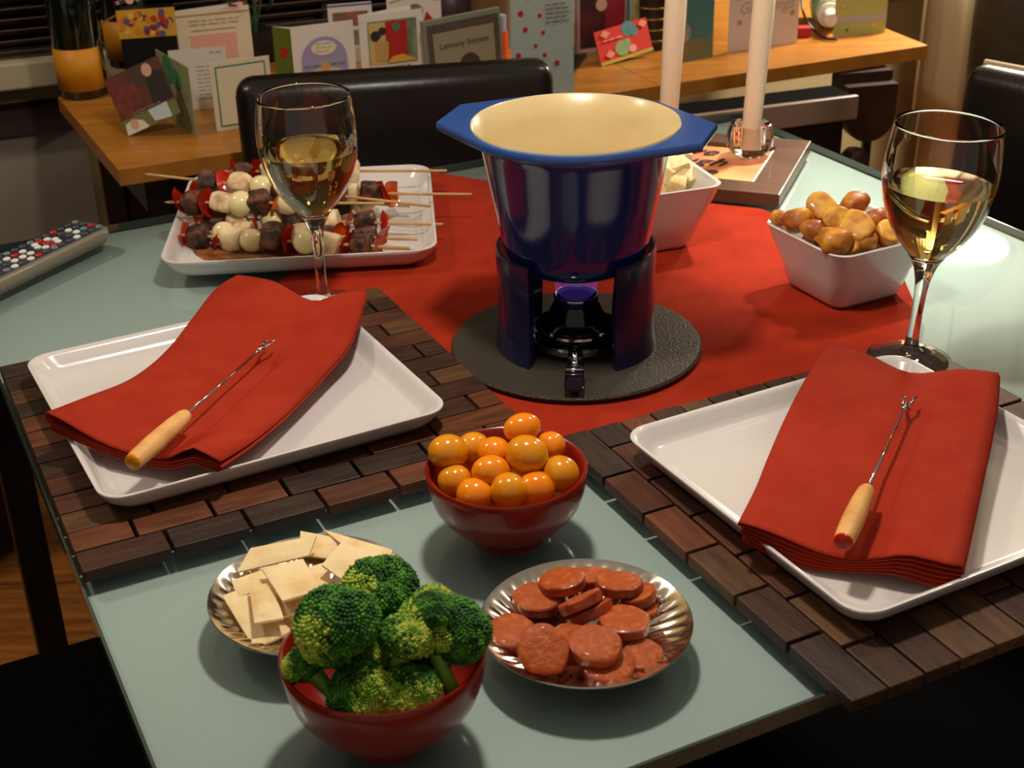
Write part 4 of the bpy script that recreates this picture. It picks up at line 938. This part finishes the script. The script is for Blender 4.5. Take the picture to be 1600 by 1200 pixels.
# behind the chair
gy = 2.2
card('green card with red sprigs beside the lavender card', (425,46), (452,42), 2.16, 2.14, [('c', (.6,.66,.25,.6), M_rd, 'sprig'), ('c', (.5,.58,.2,.5), M_rd, 'sprig')], m=K('moss', '#5c6a1e'), back=cr2, foldang=20)
card('white card with a lavender arch and teddy picture', (453,42), (551,32), 2.12, 2.16, [('c', (.5,.48,.37,1.0,0,180), M_lav, 'arch'), ('r', (.13,.25,.87,.48), M_lav, 'arch_base'), ('c', (.5,.18,.40,.55,0,180), K('pale_green2', '#b9c0a0'), 'hill'), ('c', (.50,.66,.2,.55), K('ivory3', '#dccfae'), 'oval'), ('l', (.37,.72,.63,3,.055), M_grey),
    ('c', (.5,.40,.07), K('teddy', '#c89a4a'), 'teddy_head'), ('c', (.5,.33,.06,1.3), K('teddy', '#c89a4a'), 'teddy_body'), ('l', (.16,.42,.42,1,.05), M_gr2), ('l', (.60,.42,.86,1,.05), M_gr2)], m=M_card)
card('white photo card with blue edge behind the lavender card', (511,8), (580,2), 2.32, 2.34, [('r', (0,.955,1,.985), K('blueedge', '#3a4a9a'), 'blue_edge'), ('r', (.1,.62,.9,.86), K('photo3', '#6a5a52', n=(60, '#a05a48', .4, .65)), 'photo'), ('r', (.1,.3,.9,.55), K('photo4', '#5a5264', n=(60, '#8a7a70', .4, .65)), 'photo')], m=M_card)
card('white card with a picture of children in front of a red door', (560,24), (659,14), 2.16, 2.2, [('r', (.12,.30,.90,.90), K('picwall', '#8a8a70', n=(60, '#5a6a4c', .4, .65)), 'picture'), ('r', (.14,.30,.40,.88), K('picyellow', '#c2a86a'), 'picture_wall'), ('r', (.40,.34,.74,.88), M_rd, 'red_door'), ('c', (.57,.80,.06,1.0), M_gr2, 'door_wreath'), ('c', (.24,.70,.08), M_dk, 'hair'), ('c', (.35,.76,.06), M_dk, 'hair'), ('p', [(.24,.36),(.42,.36),(.44,.6),(.30,.66),(.22,.6)], K('pich', '#b8905a'), 'child'), ('p', [(.40,.32),(.88,.32),(.66,.42),(.5,.40)], K('picfl', '#d0a040'), 'step'), ('l', (.2,.26,.8,2,.05), M_grey)], m=M_card, back=cr2, foldang=18)
card('white card with brown branch behind the red door card', (603,-12), (688,-14), 2.34, 2.38, [('p', [(.05,.86),(.5,.93),(.95,.82),(.95,.845),(.5,.95),(.05,.885)], M_gold, 'branch'), ('c', (.5,.7,.16,.8), K('flower', '#a08a80', n=(60, '#7a5a50', .4, .7)), 'flower'), ('p', [(.62,.45),(.98,.30),(.98,.40),(.72,.68)], M_rd, 'ribbon')], m=M_card)
tt = card('grey green book with holly border leaning behind the leather chair', (664,34), (786,18), 2.14, 2.2, [('r', (.05,.0,.97,.93), K('holly', '#3a4438', n=(110, '#6a3a34', .42, .66)), 'holly_border'), ('r', (.12,.0,.90,.80), K('bookgreen', '#8a8268'), 'cover_field'), ('t', ('Lemony Snicket', .51, .60, .125, 0), M_dk), ('c', (.56,.23,.14,1.2), K('portrait', '#3c3026'), 'portrait')], m=K('bookgrey', '#767a66'), roll=3, name='book', cat='book', thick=.008)
card('tall pale blue card with small red ornaments standing at the chair corner', (797,-34), (896,-38), 2.05, 2.09, [('c', tuple(a_)+(1.0,), M_rd, 'red_ornament') for a_ in [(.15,.73,.045), (.22,.60,.04), (.38,.46,.03), (.45,.70,.03), (.5,.56,.03), (.1,.40,.04), (.72,.30,.04), (.3,.30,.035), (.52,.38,.03), (.30,.86,.03)]]+[('l', (.55,.78,.92,5,.035), M_grey), ('t', ('Christmas', .72, .83, .045, .3), M_grn)], m=K('paleblue2', '#a3ada6'))
# dark flat folder under the pale blue card
fp = [at_w(835, 150), at_w(872, 150), at_w(925, 76), at_w(880, 76)]
tag(obj('folder', prism([(p.x, p.y) for p in fp], ZW+.0004, ZW+.006), M_black), 'flat black folder lying under the pale blue card', 'folder')
card('framed photo with silver rim behind the red card', (897,-40), (985,-44), 2.32, 2.36, [('r', (.06,.05,.94,.95), K('pinkfr', '#b08a86'), 'rim'), ('r', (.1,.1,.9,.92), K('phd', '#2a1614', n=(20, '#5a1418', .4, .6)), 'photo'), ('r', (.55,.1,.88,.8), K('phr', '#8a1420'), 'red_dress'), ('c', (.48,.62,.1), M_skin, 'hand')], m=mat('silver_rim', '#b9a6a0', .3, metal=.6), name='photo_frame', cat='picture frame')
card('green blue photo card behind the red mitten card', (985,-14), (1035,-16), 2.35, 2.38, [('r', (.05,.4,.95,.95), K('phg', '#6a7a6a', n=(40, '#a89a4a', .4, .6)), 'photo')], m=K('paleb3', '#8aa4a0'))
card('red card with blue and green mittens standing on the side table', (922,41), (1004,33), 2.30, 2.36, [('c', (.62,.84,.12,.9), M_teal, 'blue_mitten'), ('c', (.72,.74,.08,1.0), M_teal, 'blue_mitten_cuff'), ('c', (.45,.34,.14,.8), M_grn, 'green_mitten'), ('c', (.56,.46,.06,.9), M_grn, 'green_mitten_thumb'), ('c', (.63,.24,.07,.8), M_pk, 'mitten_cuff'), ('r', (.0,.0,1,.09), K('limeedge', '#b0a83c'), 'lime_edge')]+[('p', [(x+.09*math.cos(a), y+.12*math.sin(a)) for a in (0,1.57,3.14,4.71)], K('snow', '#e08a70'), 'snowflake') for x, y in ((.2,.26), (.18,.86), (.9,.86))]+[('l', (.12,.66,.50,1,.05), K('snow2', '#eab0a0'))], m=K('brightred', '#cc2c1c'), lean=16, roll=5, px0=(940, 104))
# stack of rings (dark basket), dark ornament
bb = at_w(1022, 78); bk_ = empty('wire_basket', (bb.x, bb.y+.02, ZW)); tag(bk_, 'dark round basket with brass rings behind the left candle', 'basket')
autosm(obj('basket_body', lathe([(0, 0), (.028, 0), (.034, .03), (.036, .10), (.02, .115), (0, .12)], 28), mat('dkbrown', '#241a10', .4), bk_), 40)
for i in range(5): obj('ring', lathe([(.0335+.0005*i, .015+.018*i), (.0365+.0005*i, .017+.018*i), (.0335+.0005*i, .019+.018*i)], 28), mat('brass', '#8a6a34', .3, metal=.8), bk_, smooth=True)
card('teal green photo card behind the left candle', (1066,-28), (1118,-30), 2.27, 2.3, [('r', (0,.0,1,.28), K('phsand', '#7a6a44', n=(30, '#4a6a5a', .4, .7)), 'sand'), ('c', (.1,.38,.20,1.2), K('phwhite', '#a89a88', n=(80, '#6a6a60', .4, .7)), 'white_figure')], m=K('tealcard', '#3f6e68'))
card('white card with gold script behind the right candle', (1142,-30), (1252,-34), 2.33, 2.38, [('t', ('Greetings', .52, .62, .24, .35), K('goldscript', '#b59a80')), ('c', (.12,.78,.03), M_lav, 'dot'), ('c', (.15,.42,.03), M_gold, 'dot'), ('c', (.88,.78,.03), M_gold, 'dot'), ('c', (.9,.48,.03), M_gold, 'dot')], m=K('white3', '#cbbab0'))
card('pale green card with a lavender band at the right end of the side table', (1308,-20), (1390,-24), 2.42, 2.44, [('r', (0,.27,1,.40), K('lavband', '#a3a0a0'), 'lavender_band')]+[('c', a_+(1.0,), b_, 'dot') for a_, b_ in (((.55,.75,.03), M_lav), ((.25,.12,.03), M_gr2), ((.75,.17,.03), M_pk), ((.5,.57,.02), M_pk), ((.15,.62,.03), M_pk))], m=K('limecard', '#a5a862'))
# squeeze bottle lying, cable, red box, odds and ends
gp = at_w(1298, 52); sb = empty('spray_bottle', (gp.x, gp.y+.02, ZW+.034), R(80)); tag(sb, 'green bottle with a white nozzle lying in front of the pale green card', 'bottle')
My = Matrix.Rotation(R(-90), 4, 'Y')
autosm(obj('bottle_body', lathe([(0, .06), (.030, .06), (.033, .066), (.033, .14), (.03, .15), (0, .15)], 28, M=My @ Matrix.Identity(4)), mat('sage_plastic', '#6f8a68', .25, coat=.4), sb, loc=(.165, 0, 0)), 40)
autosm(obj('nozzle', lathe([(0, 0), (.010, 0), (.012, .003), (.013, .035), (.021, .038), (.022, .045), (.0, .045)], 24, M=Matrix.Rotation(R(90), 4, 'Y')), mat('white_plastic', '#d8cdc0', .3), sb, loc=(-.05, 0, -.005)), 40)
autosm(obj('collar', lathe([(0, 0), (.02, 0), (.024, .004), (.024, .012), (0, .012)], 24, M=Matrix.Rotation(R(90), 4, 'Y')), mat('pale_sage', '#a9b79a', .3), sb, loc=(-.006, 0, 0)), 40)
cp = [at(x, y, h) for x, y, h in [(1252, -10, .02), (1254, 15, .0), (1262, 35, -.02), (1275, 50, -.033), (1290, 60, -.036), (1308, 62, -.036)]]
tag(obj('cable', tube([catmull(cp, i/24) for i in range(25)], .0022, 7), M_black, smooth=True), 'black cable looping down onto the side table beside the green bottle', 'cable')
rp = at_w(1258, 62); tag(obj('small_red_box', B((-.012, -.01, 0), (.012, .01, .018), .002), M_rd, None, loc=(rp.x, rp.y+.02, ZW)), 'small red box on the side table right of the script card', 'box')
p = at_w(800, 118)
sv = empty('salt_shaker', (p.x-.018, p.y+.05, ZW)); tag(sv, 'small clear bottle with orange contents between the book and the pale blue card', 'bottle')
autosm(obj('contents', lathe([(0, 0), (.012, 0), (.013, .003), (.013, .06), (0, .06)], 20), mat('orange_juice', '#d8501a', .3), sv), 40)
autosm(obj('cap', lathe([(0, .0605), (.011, .0605), (.011, .085), (.0, .088)], 20), mat('greyblue', '#8a97a8', .3), sv), 40)
vp = at_w(735, 60); vs_ = empty('glass_vase', (atY(770, 20, 2.45).x, 2.42, ZW)); tag(vs_, 'silver rimmed jar behind the holly bordered book', 'jar')
autosm(obj('jar_body', lathe([(0, 0), (.035, 0), (.038, .01), (.038, .15), (0, .15)], 28), mat('tan_jar', '#6a5238', .3), vs_), 40)
autosm(obj('jar_lid', lathe([(0, .151), (.04, .151), (.041, .158), (.04, .172), (0, .174)], 28), M_silver, vs_), 40)
ob = atY(716, 30, 2.5); tag(autosm(obj('round_ornament', lathe([(0, 0), (.03, .004), (.05, .03), (.056, .06), (.05, .09), (.03, .112), (0, .12)], 28), mat('plum', '#3c2c34', .4), None, loc=(ob.x-.01, 2.46, ZW+.002))), 'round plum coloured ornament behind the branch card', 'ornament')
po = atY(405, 20, 2.42); pt = empty('poinsettia', (po.x, 2.36, ZW)); tag(pt, 'small red and green flower arrangement behind the cream cards', 'flowers')
autosm(obj('pot', lathe([(0, 0), (.03, 0), (.04, .05), (.036, .05), (0, .045)], 24), mat('dkpot', '#1c1512', .5), pt), 40)
random.seed(13)
for i in range(26):
    a = random.uniform(0, 6.28); r_ = random.uniform(.01, .05); hh = random.uniform(.06, .2)
    o = obj('petal' if i % 2 else 'leaf', prism([(0, 0), (.012, .008), (.03, 0), (.012, -.008)], 0, .001), M_rd if i % 2 else mat('leafgreen', '#2a4a20', .5), pt, loc=(r_*math.cos(a), r_*math.sin(a), hh), rot=(random.uniform(-.8, .8), random.uniform(-.9, .3), a))
for i in range(5): a = i*1.256; obj('stalk', tube([(0, 0, .045), (.02*math.cos(a), .02*math.sin(a), .12), (.035*math.cos(a), .035*math.sin(a), .18)], .0018, 5), mat('leafgreen', '#2a4a20', .5), pt)
# far pendant lamp (above the frame), seen only as a reflection in the table
fpn = empty('pendant_lamp', FARP); tag(fpn, 'metal pendant lamp mirrored in the table glass behind the right wine glass', 'lamp')
obj('lamp_shade', lathe([(.105, -.004), (.107, 0), (.09, .06), (.05, .11), (.02, .125), (.018, .122), (.047, .105), (.086, .058), (.101, .003)], 48), M_black, fpn, smooth=True)
obj('cord', tube([(0, 0, .12), (0, 0, 1.2)], .003, 6), M_black, fpn)
